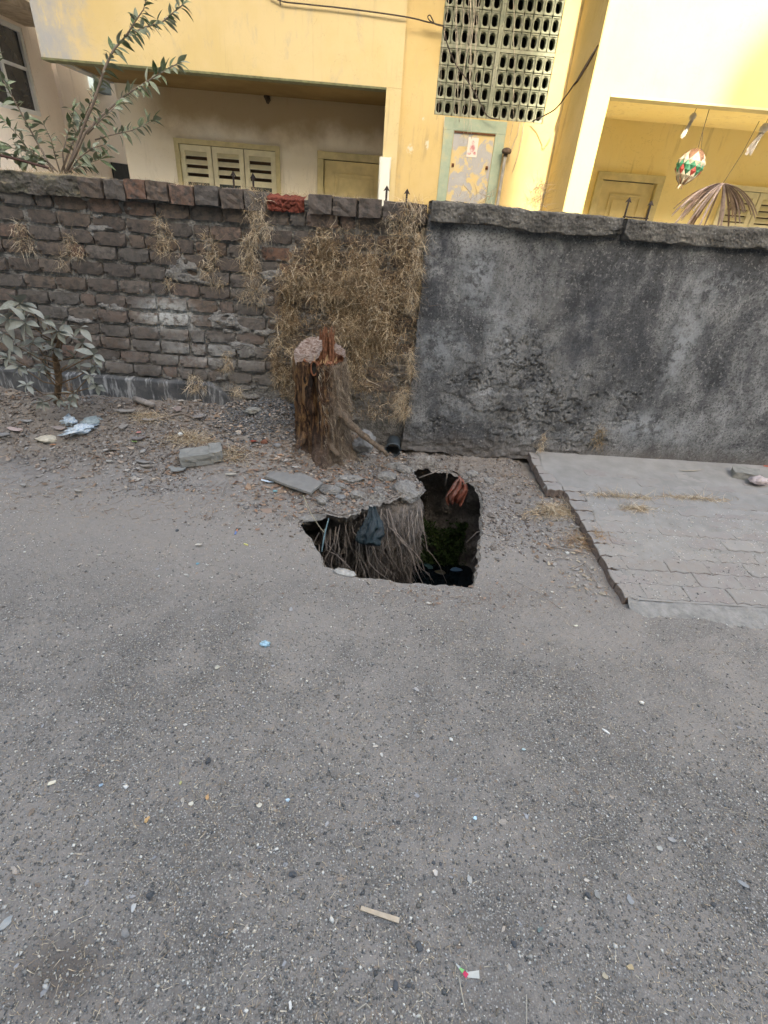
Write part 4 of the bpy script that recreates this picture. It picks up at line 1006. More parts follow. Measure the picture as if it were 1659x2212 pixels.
    # surface roots
    for (P, r) in (([(722, 880), (765, 925), (800, 950), (838, 985)], .030), ([(700, 940), (715, 965), (735, 985)], .03), ([(660, 935), (648, 958), (640, 968)], .03), ):
        pts = []
        for i, (x, y) in enumerate(P):
            yy = cy - .10 - .05 * i; q = atY(x, y, yy); q[2] = max(q[2], gz(q[0], yy) - .01) if i == len(P) - 1 else q[2]; pts.append(q)
        # subdivide with wobble
        pp = []
        for a, b in zip(pts[:-1], pts[1:]):
            for s_ in np.linspace(0, 1, 5)[:-1]: pp.append(a + (b - a) * s_ + np.array([k.uniform(-.006, .006) for _ in range(3)]))
        pp.append(pts[-1]); MB().tube(pp, list(np.linspace(r, r * .45, len(pp)) * (1 + .15 * np.sin(np.arange(len(pp)) * 2.1))), 8).build('root', mb, T, smooth=True)
    # fibrous dry rootlets over the right side
    n = 1500; g = np.random.default_rng(5); th = g.uniform(-1.5, .5, n); v = g.uniform(.0, .98, n); r = surf(th, v) + .004 + g.exponential(.03, n) * np.exp(-v * 3) * (th > -1)
    P0 = np.stack([cx + r * np.cos(th) + lean * v, cy + r * np.sin(th) * .92, zb + v * ht], 1); D = np.stack([g.normal(.25, .3, n), g.normal(-.2, .2, n), -np.ones(n)], 1)
    V, F, C = ribbons(P0, D, g.uniform(.02, .09, n), g.uniform(.0015, .0035, n), .03, .32, 5, [(.22, .165, .12), (.30, .23, .17), (.14, .10, .075), (.38, .31, .22)], 3)
    o = obj('bark_fibres', mesh('bark_fibres', V - np.array(T.location), F, M_GRASS, False, C), T); o['kind'] = 'stuff'
build_stump()

# ================================================================== CHUNKS ROUND THE PIT
def G(px, py, up=0): p = onG(px, py); p[2] += up; return p
def build_chunks():
    c = lambda px, py, size, seed, label, m=M_CHUNK, up=0, Y=None, rot=(0, 0, 0), name='concrete_chunk', cat='rubble', **k: rock(name, label, cat, (atY(px, py, Y) if Y else G(px, py, up)), size, seed, m, rot, src=ICO3, rough=.012, **k)
    c(880, 1060, (.095, .10, .075), 3, 'large pale broken concrete lump on the far rim of the pit', Y=2.86)
    c(742, 1098, (.062, .05, .055), 7, 'jagged pale chunk leaning over the left part of the pit', Y=2.66)
    c(712, 1062, (.075, .05, .03), 9, 'rough pale slab edge behind the jagged chunk on the pit rim', up=.012)
    c(757, 1040, (.10, .05, .035), 12, 'crumbly whitish mortar lump between the stump and the pit', up=.015)
    c(850, 1010, (.11, .06, .04), 15, 'long crumbly mortar ledge at the top rim of the pit', up=.005, rot=(0, 0, .5))
    c(905, 992, (.08, .05, .035), 16, 'broken mortar lump just under the plaster corner', Y=3.33)
    c(960, 1000, (.10, .06, .028), 18, 'ragged mortar crust above the dark cavity', Y=3.36)
    c(1045, 1008, (.12, .06, .03), 19, 'ragged mortar crust at the foot of the plaster, right of the cavity', Y=3.34)
    c(787, 958, (.075, .07, .095), 21, 'upright grey boulder between the stump and the black pipe stub', M_STONE_G, Y=3.12)
    c(735, 1078, (.035, .025, .022), 24, 'small square grey stone just behind the jagged chunk', M_STONE_G, up=.015)
    c(680, 1118, (.09, .035, .02), 25, 'thin pale mortar crust along the left tip of the pit', up=.0, rot=(0, 0, .35))
    CL = ['soil clod right of the pit level with the red rag', 'soil clod high on the right side of the pit near the footpath', 'soil clod right of the pit midway down', 'lowest but one soil clod right of the pit', 'soil clod just below the plaster right of the cavity', 'soil clod near the notch of the footpath', 'lowest soil clod right of the pit', 'soil clod at the top beside the footpath corner', 'soil clod left of the left tip of the pit', 'soil clod on the tongue behind the teal bag', 'soil clod on the tongue left of the large pale lump', 'soil clod between cement board and left tip of the pit']
    k = random.Random(31)
    for px, py, sz, lab in ((695, 1082, (.05, .04, .028), 'pale mortar lump behind the left tip of the pit'), (775, 1072, (.06, .045, .035), 'pale mortar lump above the teal bag'), (815, 1062, (.045, .035, .03), 'rough pale lump right of the one above the teal bag'), (838, 1032, (.07, .045, .035), 'whitish crust lump below the upright boulder'), (872, 1018, (.06, .04, .035), 'whitish crust lump at the left end of the dark cavity'), (735, 1052, (.04, .03, .022), 'small pale lump right of the cement board'), (700, 1040, (.03, .022, .018), 'tiny pale lump touching the cement board'), (1020, 1025, (.05, .035, .025), 'pale crust lump above the red rag'), (1058, 1040, (.05, .04, .03), 'soil crusted lump right of the red rag')):
        c(px, py, sz, 400 + px, lab, up=.008)
    for i, (px, py) in enumerate([(1075, 1060), (1095, 1030), (1060, 1115), (1085, 1150), (1070, 1010), (1120, 1085), (1066, 1185), (1100, 1010), (640, 1085), (820, 1050), (790, 1060), (665, 1075)]):
        rock('soil_clod', CL[i], 'clod', G(px, py, .004), (k.uniform(.02, .045), k.uniform(.018, .035), k.uniform(.012, .022)), 60 + i, M_SOIL, (0, 0, k.uniform(0, 3)), 'soil clods round the rim of the pit', src=ICO3, rough=.02)
    # flat cement board
    zc = onG(635, 1036)[2] + .02; a, b, cc, d = [atZ(x, y, zc) for x, y in ((607, 1003), (697, 1044), (670, 1066), (573, 1031))]
    m0 = (a + b + cc + d) / 4; M = MB(); z0 = zc - .008
    q = [(p[0], p[1]) for p in (a, b, cc, d)]; jit = random.Random(2); ring = []
    for i in range(4):
        p, r = q[i], q[(i + 1) % 4]
        for s_ in (0, .25, .5, .75): ring.append((p[0] + (r[0] - p[0]) * s_ + jit.uniform(-.004, .004), p[1] + (r[1] - p[1]) * s_ + jit.uniform(-.004, .004)))
    n = len(ring); zt = lambda x, y: z0 + .016 + .04 * (m0[0] - x) * .3 
    M.add([(x, y, zt(x, y) - .018) for x, y in ring] + [(x, y, zt(x, y)) for x, y in ring], [tuple(n + i for i in range(n)), tuple(range(n))[::-1]] + [(i, (i + 1) % n, n + (i + 1) % n, n + i) for i in range(n)])
    props(M.build('cement_board', plain('dusty_cement_board', (.21, .20, .185), .92, .12, 20, .4, .003), None, m0, bevel=.002), 'flat grey rectangular cement board lying left of the pit', 'board')
    # two broken paving blocks
    def blockp(px, py, sz, rz, seed, label):
        V, F = [], []
        g = random.Random(seed); nx = 5
        M = MB(); w, d_, h = sz; pts = {}
        for i in range(nx):
            for j in range(4):
                for k_ in range(4):
                    if i in (0, nx - 1) or j in (0, 3) or k_ in (0, 3): pts[i, j, k_] = len(V); V.append(((i / (nx - 1) - .5) * w + g.uniform(-.006, .006), (j / 3 - .5) * d_ + g.uniform(-.005, .005), (k_ / 3 - .5) * h + g.uniform(-.003, .003)))
        dims = (nx, 4, 4)
        for ax in range(3):
            for s_ in (0, dims[ax] - 1):
                A, B = (ax + 1) % 3, (ax + 2) % 3
                for i in range(dims[A] - 1):
                    for j in range(dims[B] - 1):
                        def K(p, q_): t_ = [0] * 3; t_[ax] = s_; t_[A] = p; t_[B] = q_; return pts[tuple(t_)]
                        qd = (K(i, j), K(i + 1, j), K(i + 1, j + 1), K(i, j + 1)); F.append(qd if s_ else qd[::-1])
        p = G(px, py, h * .35); props(obj('concrete_block', mesh('concrete_block', V, F, M_BLOCK), None, p, (.05, -.06, rz)), label, 'block')
    global M_BLOCK
    M_BLOCK = plain('dusty_block', (.23, .225, .205), .93, .18, 25, .6, .006)
    blockp(425, 994, (.19, .12, .075), .35, 3, 'larger grey broken concrete block on the debris left of the pit')
    blockp(467, 985, (.075, .13, .075), .30, 5, 'smaller broken concrete block leaning against the larger one')
    blockp(1607, 1032, (.17, .10, .07), -.35, 7, 'grey broken block at the right end of the footpath by the wall')
    # black pipe stub
    p = atY(848, 965, 3.38); P = thing('drain_pipe', 'short black pipe stub sticking out at the corner between both walls', 'pipe', p)
    mbk = plain('black_pipe', (.035, .045, .052), .45, .3, 20, .2, .002, .5); MB().tube([p + np.array([.01, .10, .0]), p + np.array([0, -.05, -.005])], .050, 20, cap=False).tube([p + np.array([0, -.05, -.005]), p + np.array([0, -.054, -.005])], .054, 20, cap=False).build('pipe_barrel', mbk, P, smooth=True)
    rg = [p + np.array([.054 * math.cos(a), -.052, .054 * math.sin(a) - .005]) for a in np.linspace(0, 2 * math.pi, 22)]; MB().tube(rg, .006, 6).build('pipe_rim', mbk, P, smooth=True)
build_chunks()

# ================================================================== THINGS IN THE PIT
def crumple(name, label, cat, c, size, seed, mat, rot=(0, 0, 0), src=None, amp=.35, sc=3.0):
    V, F = src or ICO3; g = fbm
    V0 = V.copy(); d = 1 + amp * (np.abs(fbm(V[:, 0] * sc + seed, V[:, 1] * sc, V[:, 2] * sc, seed, 4, .6)) * 2 - .6)
    V = V0 * d[:, None] * np.array(size)
    return props(obj(name, mesh(name, V, F, mat, True), None, c, rot), label, cat)
def build_pit_things():
    # dark teal plastic bag hanging on the far side
    mt = NT('teal_plastic'); mt = mt.done(mt.ramp(mt.noise(25, 5), [(.3, (.006, .013, .017)), (.7, (.016, .034, .042))]), .38, mt.noise(60, 6, .7, 1), .8, .01, .5)
    b0 = atY(803, 1092, 2.60); b1 = atY(803, 1172, 2.50)
    def fb(u, v):
        th = u * 2 * math.pi; r = .016 + .058 * np.sin(np.pi * np.clip(v * .62 + .02, 0, 1)) ** 1.5 + .0 * th; r = r * (1 + .35 * np.cos(th * 5 + v * 3) * (.35 + .3 * (1 - v)) + .5 * fbm(np.cos(th) * 2.5, np.sin(th) * 2.5, v * 5, 6, 4, .6)) * np.where(v > .93, (1 - v) / .07 + .05, 1)
        return b0[0] + (b1[0] - b0[0]) * v + r * np.cos(th) + .01 * np.sin(v * 5), b0[1] - .02 + (b1[1] - b0[1]) * v + r * np.sin(th) * .5, b0[2] + (b1[2] - b0[2]) * v + .01 * np.sin(th * 3)
    props(grid(60, 34, fb, 'plastic_bag', mt), 'dark teal plastic bag hanging down inside the pit', 'plastic bag')
    # orange-red cloth at the upper right of the opening
    mo = NT('dusty_red_cloth'); mo = mo.done(mo.ramp(mo.noise(22, 6, .7), [(.3, (.13, .03, .018)), (.5, (.22, .075, .05)), (.72, (.27, .20, .17))]), .85, mo.noise(80, 5), .6, .005)
    c0 = atY(993, 1030, 3.00)
    def fo(u, v):
        a = (u - .5) * 2; w_ = .012 + .058 * np.sin(np.pi * np.clip(v * .85, 0, 1)) ** .8; x = c0[0] + a * w_ + .012 * np.sin(v * 6) ; y = c0[1] - .02 * np.cos(a * 9 + v * 4) - .03 * (1 - a * a) * np.sin(np.pi * v) 
        z = c0[2] - v * .20 - .025 * np.abs(a) ** 1.5 * (1 if True else 0) + .010 * fbm(a * 4, v * 6, 0, 5, 3); return x, y, z
    o = grid(34, 34, fo, 'cloth_rag', mo); sd = o.modifiers.new('thick', 'SOLIDIFY'); sd.thickness = .003; props(o, 'dusty orange red rag hanging from the upper right rim of the pit', 'rag')
    # hanging rootlets
    g = np.random.default_rng(9); n = 1000
    x = np.where(g.random(n) < .75, g.uniform(.02, .36, n), g.uniform(-.30, .05, n)); y0 = np.interp(x, [-.4, -.1, .1, .2, .36], [2.44, 2.62, 2.70, 2.74, 2.80]); z0 = -.06 - .46 * g.random(n) ** .8
    P0 = np.stack([x, y0 - .03 + g.normal(0, .02, n), z0], 1); D = np.stack([g.normal(.12, .35, n), g.normal(-.30, .2, n), -np.ones(n)], 1)
    V, F, C = ribbons(P0, D, g.uniform(.05, .24, n) * np.where(g.random(n) < .12, 1.6, .8), g.uniform(.0018, .0050, n), .04, .16, 7, [(.25, .215, .185), (.16, .135, .115), (.34, .30, .26), (.10, .085, .075)], 4)
    props(obj('hanging_rootlets', mesh('hanging_rootlets', V, F, M_GRASS, False, C)), 'tangle of thin grey rootlets hanging down the far side of the pit', 'roots', None, 'stuff')
    # thicker roots, each its own
    mr_ = plain('grey_root', (.22, .18, .15), .9, .35, 40, .6, .003); k = random.Random(6)
    RT = thing('exposed_roots', 'thicker grey roots laid bare along the soil tongue in the pit', 'roots', (.1, 2.75, 0))
    for i in range(40):
        x = k.uniform(-.30, .36); y = float(np.interp(x, [-.4, -.1, .1, .2, .36], [2.44, 2.62, 2.70, 2.74, 2.80])) - .05; z = k.uniform(-.30, -.06); pts = [(x, y + .06, z + .05)]; dx = k.uniform(-.05, .10)
        for s_ in range(7): x += dx * .5 + k.uniform(-.028, .028); y += k.uniform(-.03, .012); z -= k.uniform(.03, .09); pts.append((x, y, z))
        r = k.uniform(.002, .0052); MB().tube(pts, list(np.linspace(r, r * .3, len(pts))), 6).build('root', mr_, RT, smooth=True)
    # twigs across the cavity and along the right side
    for i, (P, Y, lab) in enumerate((([(905, 1032), (935, 1022), (962, 1010)], 3.05, 'thin twig sloping across the dark cavity under the plaster'), ([(985, 1050), (1010, 1042), (1040, 1038)], 3.0, 'thin twig lying across the cavity beside the red rag'), ([(961, 1049), (965, 1030), (966, 1012)], 3.0, 'short upright twig in the cavity left of the red rag'), ([(1008, 1172), (1030, 1150), (1055, 1142)], 2.62, 'bare root poking out of the right side of the pit'), ([(1020, 1215), (1030, 1196), (1070, 1198)], 2.35, 'pale twig sticking from the lower right side of the pit'))):
        pts = [atY(x, y, Y - .03 * j) for j, (x, y) in enumerate(P)]; props(MB().tube(pts, [.005, .0045, .003], 6).build('twig', mr_, None, pts[0], True), lab, 'twig')
    # blue-white string hanging at the left
    P = [atY(x, y, 2.38) for x, y in ((655, 1070), (672, 1110), (688, 1135), (700, 1150))]; props(MB().tube(P, .0022, 5).build('straw_stem', plain('pale_stem', (.40, .36, .26), .8), None, P[0]), 'long curved dry stem arching over the left tip of the pit', 'stem')
    P = [atY(x, y, 2.36) for x, y in ((710, 1120), (702, 1150), (697, 1175), (695, 1192))]; props(MB().tube(P, [.003, .005, .004, .003], 5).build('plastic_strip', plain('pale_blue_strip', (.25, .38, .42), .5), None, P[0]), 'pale bluish plastic strip dangling in the left corner of the pit', 'strip')
    # moss cushion on the right side low down
    n = 5200; x = g.uniform(.30, .86, n); z = g.uniform(-.93, -.52, n); ok = vnoise(x * 9, z * 9, 0, 5) + (z < -.62) * .25 > .42; x, z = x[ok], z[ok]; n = len(x)
    y = 3.36 - .05 * np.sin((x - .3) * 5) + g.normal(0, .012, n) - .15 * (z + .5) * -.3
    s_ = g.uniform(.006, .014, n); q = g.normal(0, 1, (n, 3, 3)) * s_[:, None, None]; V = (np.stack([x, y, z], 1)[:, None, :] + q).reshape(-1, 3); F = np.arange(n * 3).reshape(-1, 3)
    C = np.repeat(np.array([(.05, .085, .025), (.065, .10, .03), (.035, .055, .02)])[g.integers(0, 3, n)], 3, 0)
    props(obj('moss', mesh('moss', V, F, M_GRASS, False, C)), 'green moss on the damp right hand wall of the pit', 'moss', None, 'stuff')
    # scum and scraps on the water
    k = random.Random(15)
    for i, (px, py, col, lab) in enumerate(((952, 1236, (.10, .09, .06), 'brown leaf floating on the black water'), (985, 1230, (.10, .18, .28), 'bluish plastic scrap floating near the right side of the water'), (925, 1222, (.05, .10, .10), 'dark greenish wrapper half sunk in the water'))):
        p = atZ(px, py, -.925); crumple('floating_scrap', lab, 'scrap', p, (.05, .03, .006), i + 3, plain('scrap%d' % i, col, .4), (0, 0, k.uniform(0, 3)), ICO2)
    p = G(745, 1238, .006); crumple('white_wrapper', 'flat whitish wrapper on the near left rim of the pit', 'wrapper', p, (.062, .028, .008), 12, plain('grey_white_wrap', (.33, .32, .30), .7, .3, 60), (0, 0, -.3))
build_pit_things()

# ================================================================== LEAFY PLANTS
def leaf_mesh(name, L, W, curl, fold, mat, seed=0):
    k = random.Random(seed); n = 6; V = []; F = []
    prof = [.0, .55, .95, 1.0, .78, .42, .0]
    for i in range(n + 1):
        s_ = i / n; w_ = prof[i] * W / 2; z = -curl * s_ * s_ * L; 
        V += [(s_ * L, -w_, z + fold * w_ + k.uniform(-.001, .001)), (s_ * L, 0, z), (s_ * L, w_, z + fold * w_ + k.uniform(-.001, .001))]
    for i in range(n):
        a = i * 3; F += [(a, a + 1, a + 4, a + 3), (a + 1, a + 2, a + 5, a + 4)]
    return mesh(name, V, F, mat, True)
def leaf_mat(name, a, b, c, rough=.75):
    t = NT(name); col = t.ramp(t.rand(), [(0, a), (.55, b), (1, c)]); col = t.mix(t.mr(t.noise(60, 5, .7), .45, .7), col, tuple(x * 1.25 for x in b))
    return t.done(col, rough, t.noise(120, 3), .3, .002, .25)
def place_leaf(me, parent, p, d, roll, s=1.0):
    d = Vector(d).normalized(); up = Vector((0, 0, 1)); y = up.cross(d)
    if y.length < .05: y = Vector((0, 1, 0))
    y.normalize(); z = d.cross(y); R = Matrix((d, y, z)).transposed() @ Matrix.Rotation(roll, 3, 'X')
    o = bpy.data.objects.new('leaf', me); COL.objects.link(o); o.parent = parent
    M = R.to_4x4() @ Matrix.Scale(s, 4); M.translation = Vector(p) - parent.location; o.matrix_basis = M
    return o
def build_shrub():
    m = leaf_mat('dusty_leaf', (.17, .18, .15), (.225, .23, .20), (.30, .30, .265)); mst = plain('brown_stem', (.13, .085, .05), .9, .4, 30, .6, .004)
    T = thing('leafy_shrub', 'dusty grey green shrub growing at the foot of the brick wall', 'shrub', onG(120, 868))
    k = random.Random(5); vs = [leaf_mesh('leaf', 1, .46, .25, .25, m, s) for s in range(4)]
    MB().tube([atY(x, y, Y) for x, y, Y in ((122, 870, 3.25), (128, 820, 3.24), (118, 770, 3.22), (128, 735, 3.18), (110, 700, 3.12))], [.020, .022, .016, .010, .006], 8).build('stem', mst, T, smooth=True)
    cl = [(45, 655, 7, 40), (20, 688, 4, 40), (58, 695, 5, 38), (100, 690, 4, 30), (128, 715, 5, 34), (118, 750, 4, 32), (75, 735, 4, 30), (30, 745, 3, 34), (180, 740, 4, 34), (205, 765, 5, 34), (165, 775, 3, 26), (100, 790, 4, 30), (44, 792, 5, 28), (140, 700, 3, 30), (205, 790, 5, 26), (212, 832, 6, 22), (88, 800, 3, 22), (160, 850, 4, 22), (95, 868, 5, 26), (128, 862, 4, 26), (155, 868, 3, 22), (70, 760, 4, 26), (10, 720, 3, 34), (175, 708, 3, 32), (195, 810, 4, 24), (60, 830, 4, 22), (20, 770, 4, 26)]
    for i, (x, y, n, L) in enumerate(cl):
        Y = k.uniform(3.02, 3.26) if y < 820 else k.uniform(3.0, 3.2); c = atY(x, y, Y); c[2] = max(c[2], gz(c[0], Y) + .03)
        root = atY(125 + k.uniform(-6, 6), min(850, max(y + 40, 740)), 3.2)
        mid = (root + c) / 2 + np.array([k.uniform(-.02, .02), -.01, k.uniform(-.04, .01)])
        MB().tube([root, mid, c], [.005, .004, .0025], 5).build('twig', mst, T, smooth=True)
        a0 = k.uniform(0, 6); n += 1
        for j in range(n):
            a = a0 + j * 2 * math.pi / n + k.uniform(-.3, .3); d = (math.cos(a), -.30 + k.uniform(-.3, .1), math.sin(a) * .8 - .12)
            place_leaf(vs[k.randrange(4)], T, c + np.array([0, -.01, 0]), d, k.uniform(-.5, .5) + .9 * (1 if math.cos(a) > 0 else -1) * .3, L / 350 * k.uniform(.7, 1.15))
build_shrub()
def build_sapling():
    m = leaf_mat('sapling_leaf', (.07, .11, .045), (.155, .185, .12), (.28, .30, .25)); mst = plain('sapling_bark', (.16, .125, .10), .85, .3, 30)
    Yb_ = 4.05; T = thing('young_tree', 'young leafy tree with several slanting stems rising behind the brick wall at the left', 'tree', (atY(140, 372, Yb_)[0], Yb_, .05))
    MB().tube([(T.location[0], Yb_, .05), (T.location[0] + .02, Yb_, .8), tuple(atY(140, 380, Yb_))], [.03, .026, .02], 8).build('trunk', mst, T, smooth=True)
    k = random.Random(14); vs = [leaf_mesh('leaf', 1, .34, c_, .3, m, s) for s, c_ in enumerate((.15, .35, .55, .25))]
    todo = []
    br = [([(140, 380), (160, 330), (185, 262), (205, 215), (225, 150), (245, 108), (272, 78), (310, 60), (350, 48), (395, 10)], .011, 4.0, .45), ([(272, 78), (290, 50), (310, 20), (318, -10)], .005, 4.0, .1),
          ([(140, 380), (165, 330), (185, 285), (225, 245), (262, 212), (300, 188), (335, 165), (382, 138)], .009, 3.95, .55), ([(188, 290), (215, 262), (250, 230)], .006, 3.9, .3), ([(205, 302), (240, 292), (285, 282), (330, 262)], .005, 4.1, .35),
          ([(130, 380), (148, 330), (165, 290), (190, 235), (205, 200)], .008, 4.15, .4), ([(115, 372), (90, 325), (65, 280), (38, 230), (5, 170), (-25, 120)], .008, 3.95, .25), ([(110, 370), (70, 335), (45, 300), (10, 262)], .005, 4.0, .3),
          ([(150, 372), (172, 340), (200, 320), (228, 312)], .005, 3.9, .2), ([(125, 372), (100, 345), (60, 325), (15, 318)], .005, 3.95, .2), ([(140, 372), (135, 330), (150, 275), (160, 235)], .006, 4.05, .3), ([(120, 368), (95, 350), (40, 345), (5, 335)], .004, 3.9, .2), ([(145, 372), (180, 355), (215, 345)], .004, 3.9, .1), ([(130, 372), (120, 340), (110, 300), (95, 270)], .005, 4.1, .3)]
    for bi, (P, r, Y, st) in enumerate(br):
        pts = [atY(x, y, Y + .02 * j + .03 * math.sin(j * 1.3 + bi)) for j, (x, y) in enumerate(P)]
        MB().tube(pts, list(np.linspace(r, r * .3, len(pts))), 6).build('branch', mst, T, smooth=True)
        seg = np.array(pts); L = np.cumsum([0] + [np.linalg.norm(b - a) for a, b in zip(seg[:-1], seg[1:])]); tot = L[-1]; s_ = tot * st; 
        while s_ < tot:
            q = np.array([np.interp(s_, L, seg[:, c_]) for c_ in range(3)]); q2 = np.array([np.interp(min(s_ + .02, tot), L, seg[:, c_]) for c_ in range(3)]); q1 = np.array([np.interp(max(s_ - .02, 0), L, seg[:, c_]) for c_ in range(3)])
            d = q2 - q1; d /= np.linalg.norm(d) + 1e-9
            for side in range(2):
                rd = np.array([k.gauss(0, 1) for _ in range(3)]); rd -= rd.dot(d) * d; rd /= np.linalg.norm(rd) + 1e-9
                todo.append((k.randrange(4), q, d * k.uniform(.3, 1.0) + rd * .9 + np.array([0, 0, -.15]), k.uniform(-1, 1), k.uniform(.046, .090)))
            s_ += k.uniform(.014, .026)
        for _ in range(3): todo.append((k.randrange(4), pts[-1], d + np.array([k.gauss(0, .5) for _ in range(3)]), k.uniform(-1, 1), k.uniform(.07, .11)))
    todo.sort(key=lambda q: -q[4] / q[1][1]); V = []; F = []
    for i, (vi, q, d, roll, s_) in enumerate(todo):
        if i < 290: place_leaf(vs[vi], T, q, d, roll, s_); continue
        d_ = Vector(d).normalized(); y_ = Vector((0, 0, 1)).cross(d_); y_.normalize(); z_ = d_.cross(y_); Rm = Matrix((d_, y_, z_)).transposed() @ Matrix.Rotation(roll, 3, 'X'); n0 = len(V)
        V += [Rm @ (v.co * s_) + Vector(q) - T.location for v in vs[vi].vertices]; F += [tuple(a + n0 for a in p.vertices) for p in vs[vi].polygons]
    if V: o = obj('small_leaves', mesh('small_leaves', V, F, m, True), T); o['kind'] = 'stuff'
    P = [atY(x, y, 3.75) for x, y in ((-30, 328), (40, 345), (105, 363))]; props(MB().tube(P, .008, 6).build('iron_bar', plain('rusty_bar', (.06, .03, .025), .8, .4, 30), None, P[0]), 'thin rusty iron bar sloping behind the wall below the young tree', 'bar')
build_sapling()

# ================================================================== DRY GRASS ON THE WALLS
def tuft(px, py, w_, h_, n, label, Y=None, name='grass_tuft', cat='dry grass', hang=True, seed=0, dens=1.0, cols=STRAW, lean=0, ground_=False, thick=1.0):
    g = np.random.default_rng(seed + 100); Y = Y or YB - .01
    if ground_: c = onG(px, py)
    else: c = atY(px, py, Y)
    n = int(n * dens * (.62 if not ground_ else 1)); sc = 1 / 345.
    if ground_:
        P0 = np.stack([g.normal(c[0], w_ * sc / 2.6, n), g.normal(c[1], h_ * sc / 2.0, n), np.zeros(n)], 1); P0[:, 2] = ground(P0[:, 0], P0[:, 1]) + .004
        if P0[0, 0] > 1.15: P0[:, 2] = np.where((P0[:, 0] > pave_left(P0[:, 1]) + .06), pave_top(P0[:, 0], P0[:, 1]) + .002, P0[:, 2])
        D = np.stack([g.normal(0, 1, n), g.normal(0, .8, n), g.uniform(.1, .8, n)], 1); L = g.uniform(.03, .12, n); V, F, C = ribbons(P0, D, L, g.uniform(.0016, .0036, n) * thick, .26, .22, 5, cols, seed)
    else:
        u = g.beta(1.5, 1.5, n) - .5; v = g.random(n) ** .9; u = u + .35 * np.round(np.sin(v * 9 + seed) * 1.5) / 1.5 * .5
        P0 = np.stack([c[0] + u * w_ * sc * (.6 + .6 * v), np.full(n, Y) - g.uniform(0, .02, n), c[2] - v * h_ * sc + .0 * u], 1)
        up = g.random(n) < (.35 if hang else .9)
        D = np.stack([g.normal(lean, .75, n), -g.uniform(.1, .9, n), np.where(up, g.uniform(.3, 1.2, n), -g.uniform(.2, 1.2, n))], 1)
        V, F, C = ribbons(P0, D, g.uniform(.03, .10, n), g.uniform(.0014, .0030, n) * thick, .10 if hang else .04, .24, 6, cols, seed)
        c = np.array([c[0], Y, c[2]])
    o = obj(name, mesh(name, V - c, F, M_GRASS, False, C), None, c); return props(o, label, cat)
def build_grass():
    T = tuft
    T(42, 475, 40, 60, 260, 'sparse dry tuft high on the brick wall at the far left', seed=1)
    T(152, 500, 40, 50, 240, 'straggly dry tuft on the brick wall right of the far left one', seed=2)
    T(130, 548, 18, 30, 70, 'tiny dry tuft on the brick wall above the shrub', seed=3)
    T(350, 470, 44, 72, 420, 'upright dry tuft on the upper bricks above the chalky patch', seed=4, hang=True)
    T(450, 500, 46, 105, 620, 'long dry tuft on the bricks between two others', seed=5)
    T(365, 592, 20, 30, 90, 'tiny dry tuft in a joint in the middle of the brick wall', seed=6)
    T(555, 415, 50, 80, 900, 'dry tuft spilling over the coping left of the red brick', seed=7, Y=YB - .05)
    T(540, 505, 56, 135, 1300, 'thick long dry tuft on the bricks below the coping left of the creeper mat', seed=8)
    T(490, 755, 26, 50, 260, 'narrow dry tuft low on the bricks left of the stump', seed=9)
    T(424, 808, 50, 42, 360, 'rounded dry tuft on the plinth', seed=10, Y=YB - .05)
    T(512, 830, 30, 30, 200, 'small dry tuft on the plinth beside the gravel heap', seed=11, Y=YB - .04)
    T(885, 428, 95, 70, 900, 'dry strands spilling over the coping at the meeting of both walls', seed=31, Y=YB - .06)
    T(1165, 395, 44, 48, 380, 'bushy dry weed standing on the coping right of the grille', seed=12, Y=YP + .05, hang=False)
    T(1030, 415, 90, 26, 160, 'low dry fringe on the coping below the green framed hatch', seed=13, Y=YP + .03, hang=False)
    T(872, 835, 44, 80, 950, 'shaggy dry clump against the plaster edge beside the stump', seed=14, Y=YP - .005, lean=-.3)
    T(890, 750, 18, 80, 420, 'narrow dry strands along the plaster edge above the shaggy clump', seed=15, Y=YP - .0)
    T(905, 500, 24, 150, 620, 'long dry strands along the top of the plaster edge', seed=16, Y=YP + .0)
    T(1176, 932, 14, 52, 170, 'thin dry stalks at the foot of the plaster', seed=17, Y=YP - .02)
    T(1300, 915, 28, 60, 260, 'browner dry tuft at the foot of the plaster further right', seed=18, Y=YP - .02, cols=[(.26, .18, .10), (.34, .25, .14)])
    T(1108, 978, 40, 12, 380, 'matted dry grass at the corner where pavement, plaster and soil meet', seed=19, ground_=True)
    T(1340, 1074, 115, 7, 520, 'long strip of dry grass in a joint of the footpath', seed=20, ground_=True)
    T(1372, 1100, 50, 12, 380, 'spiky dry clump in front of the long strip on the footpath', seed=21, ground_=True)
    T(1495, 1078, 105, 7, 480, 'second strip of dry grass further right on the footpath', seed=22, ground_=True)
    T(1205, 1105, 85, 26, 1500, 'thick dry grass along the broken edge of the footpath', seed=23, ground_=True)
    T(1255, 1170, 60, 30, 420, 'thinner dry grass lower along the broken footpath edge', seed=24, ground_=True, cols=[(.30, .19, .12), (.40, .29, .17)])
    T(415, 950, 70, 16, 900, 'dry grass patch behind the broken concrete blocks', seed=25, ground_=True)
    T(320, 903, 60, 12, 600, 'dry grass patch on the debris near the plinth', seed=26, ground_=True)
    T(505, 985, 45, 20, 420, 'dry grass patch right of the broken concrete blocks', seed=27, ground_=True)
    T(150, 820, 24, 50, 160, 'dry brown strands among the shrub stems', seed=28, Y=3.2, cols=[(.24, .13, .06), (.3, .18, .08)])
    T(800, 900, 50, 14, 420, 'dry rootlets and grass on the soil right of the stump', seed=29, ground_=True)
    # the dense mat of dead creeper between stump and plaster
    g = np.random.default_rng(77); n = 62000
    x = g.uniform(-.74, .25, n); z = g.uniform(.25, 1.47, n)
    px = 585 + (x + .70) * 345; cx = -.22 + .05 * np.sin(z * 5)
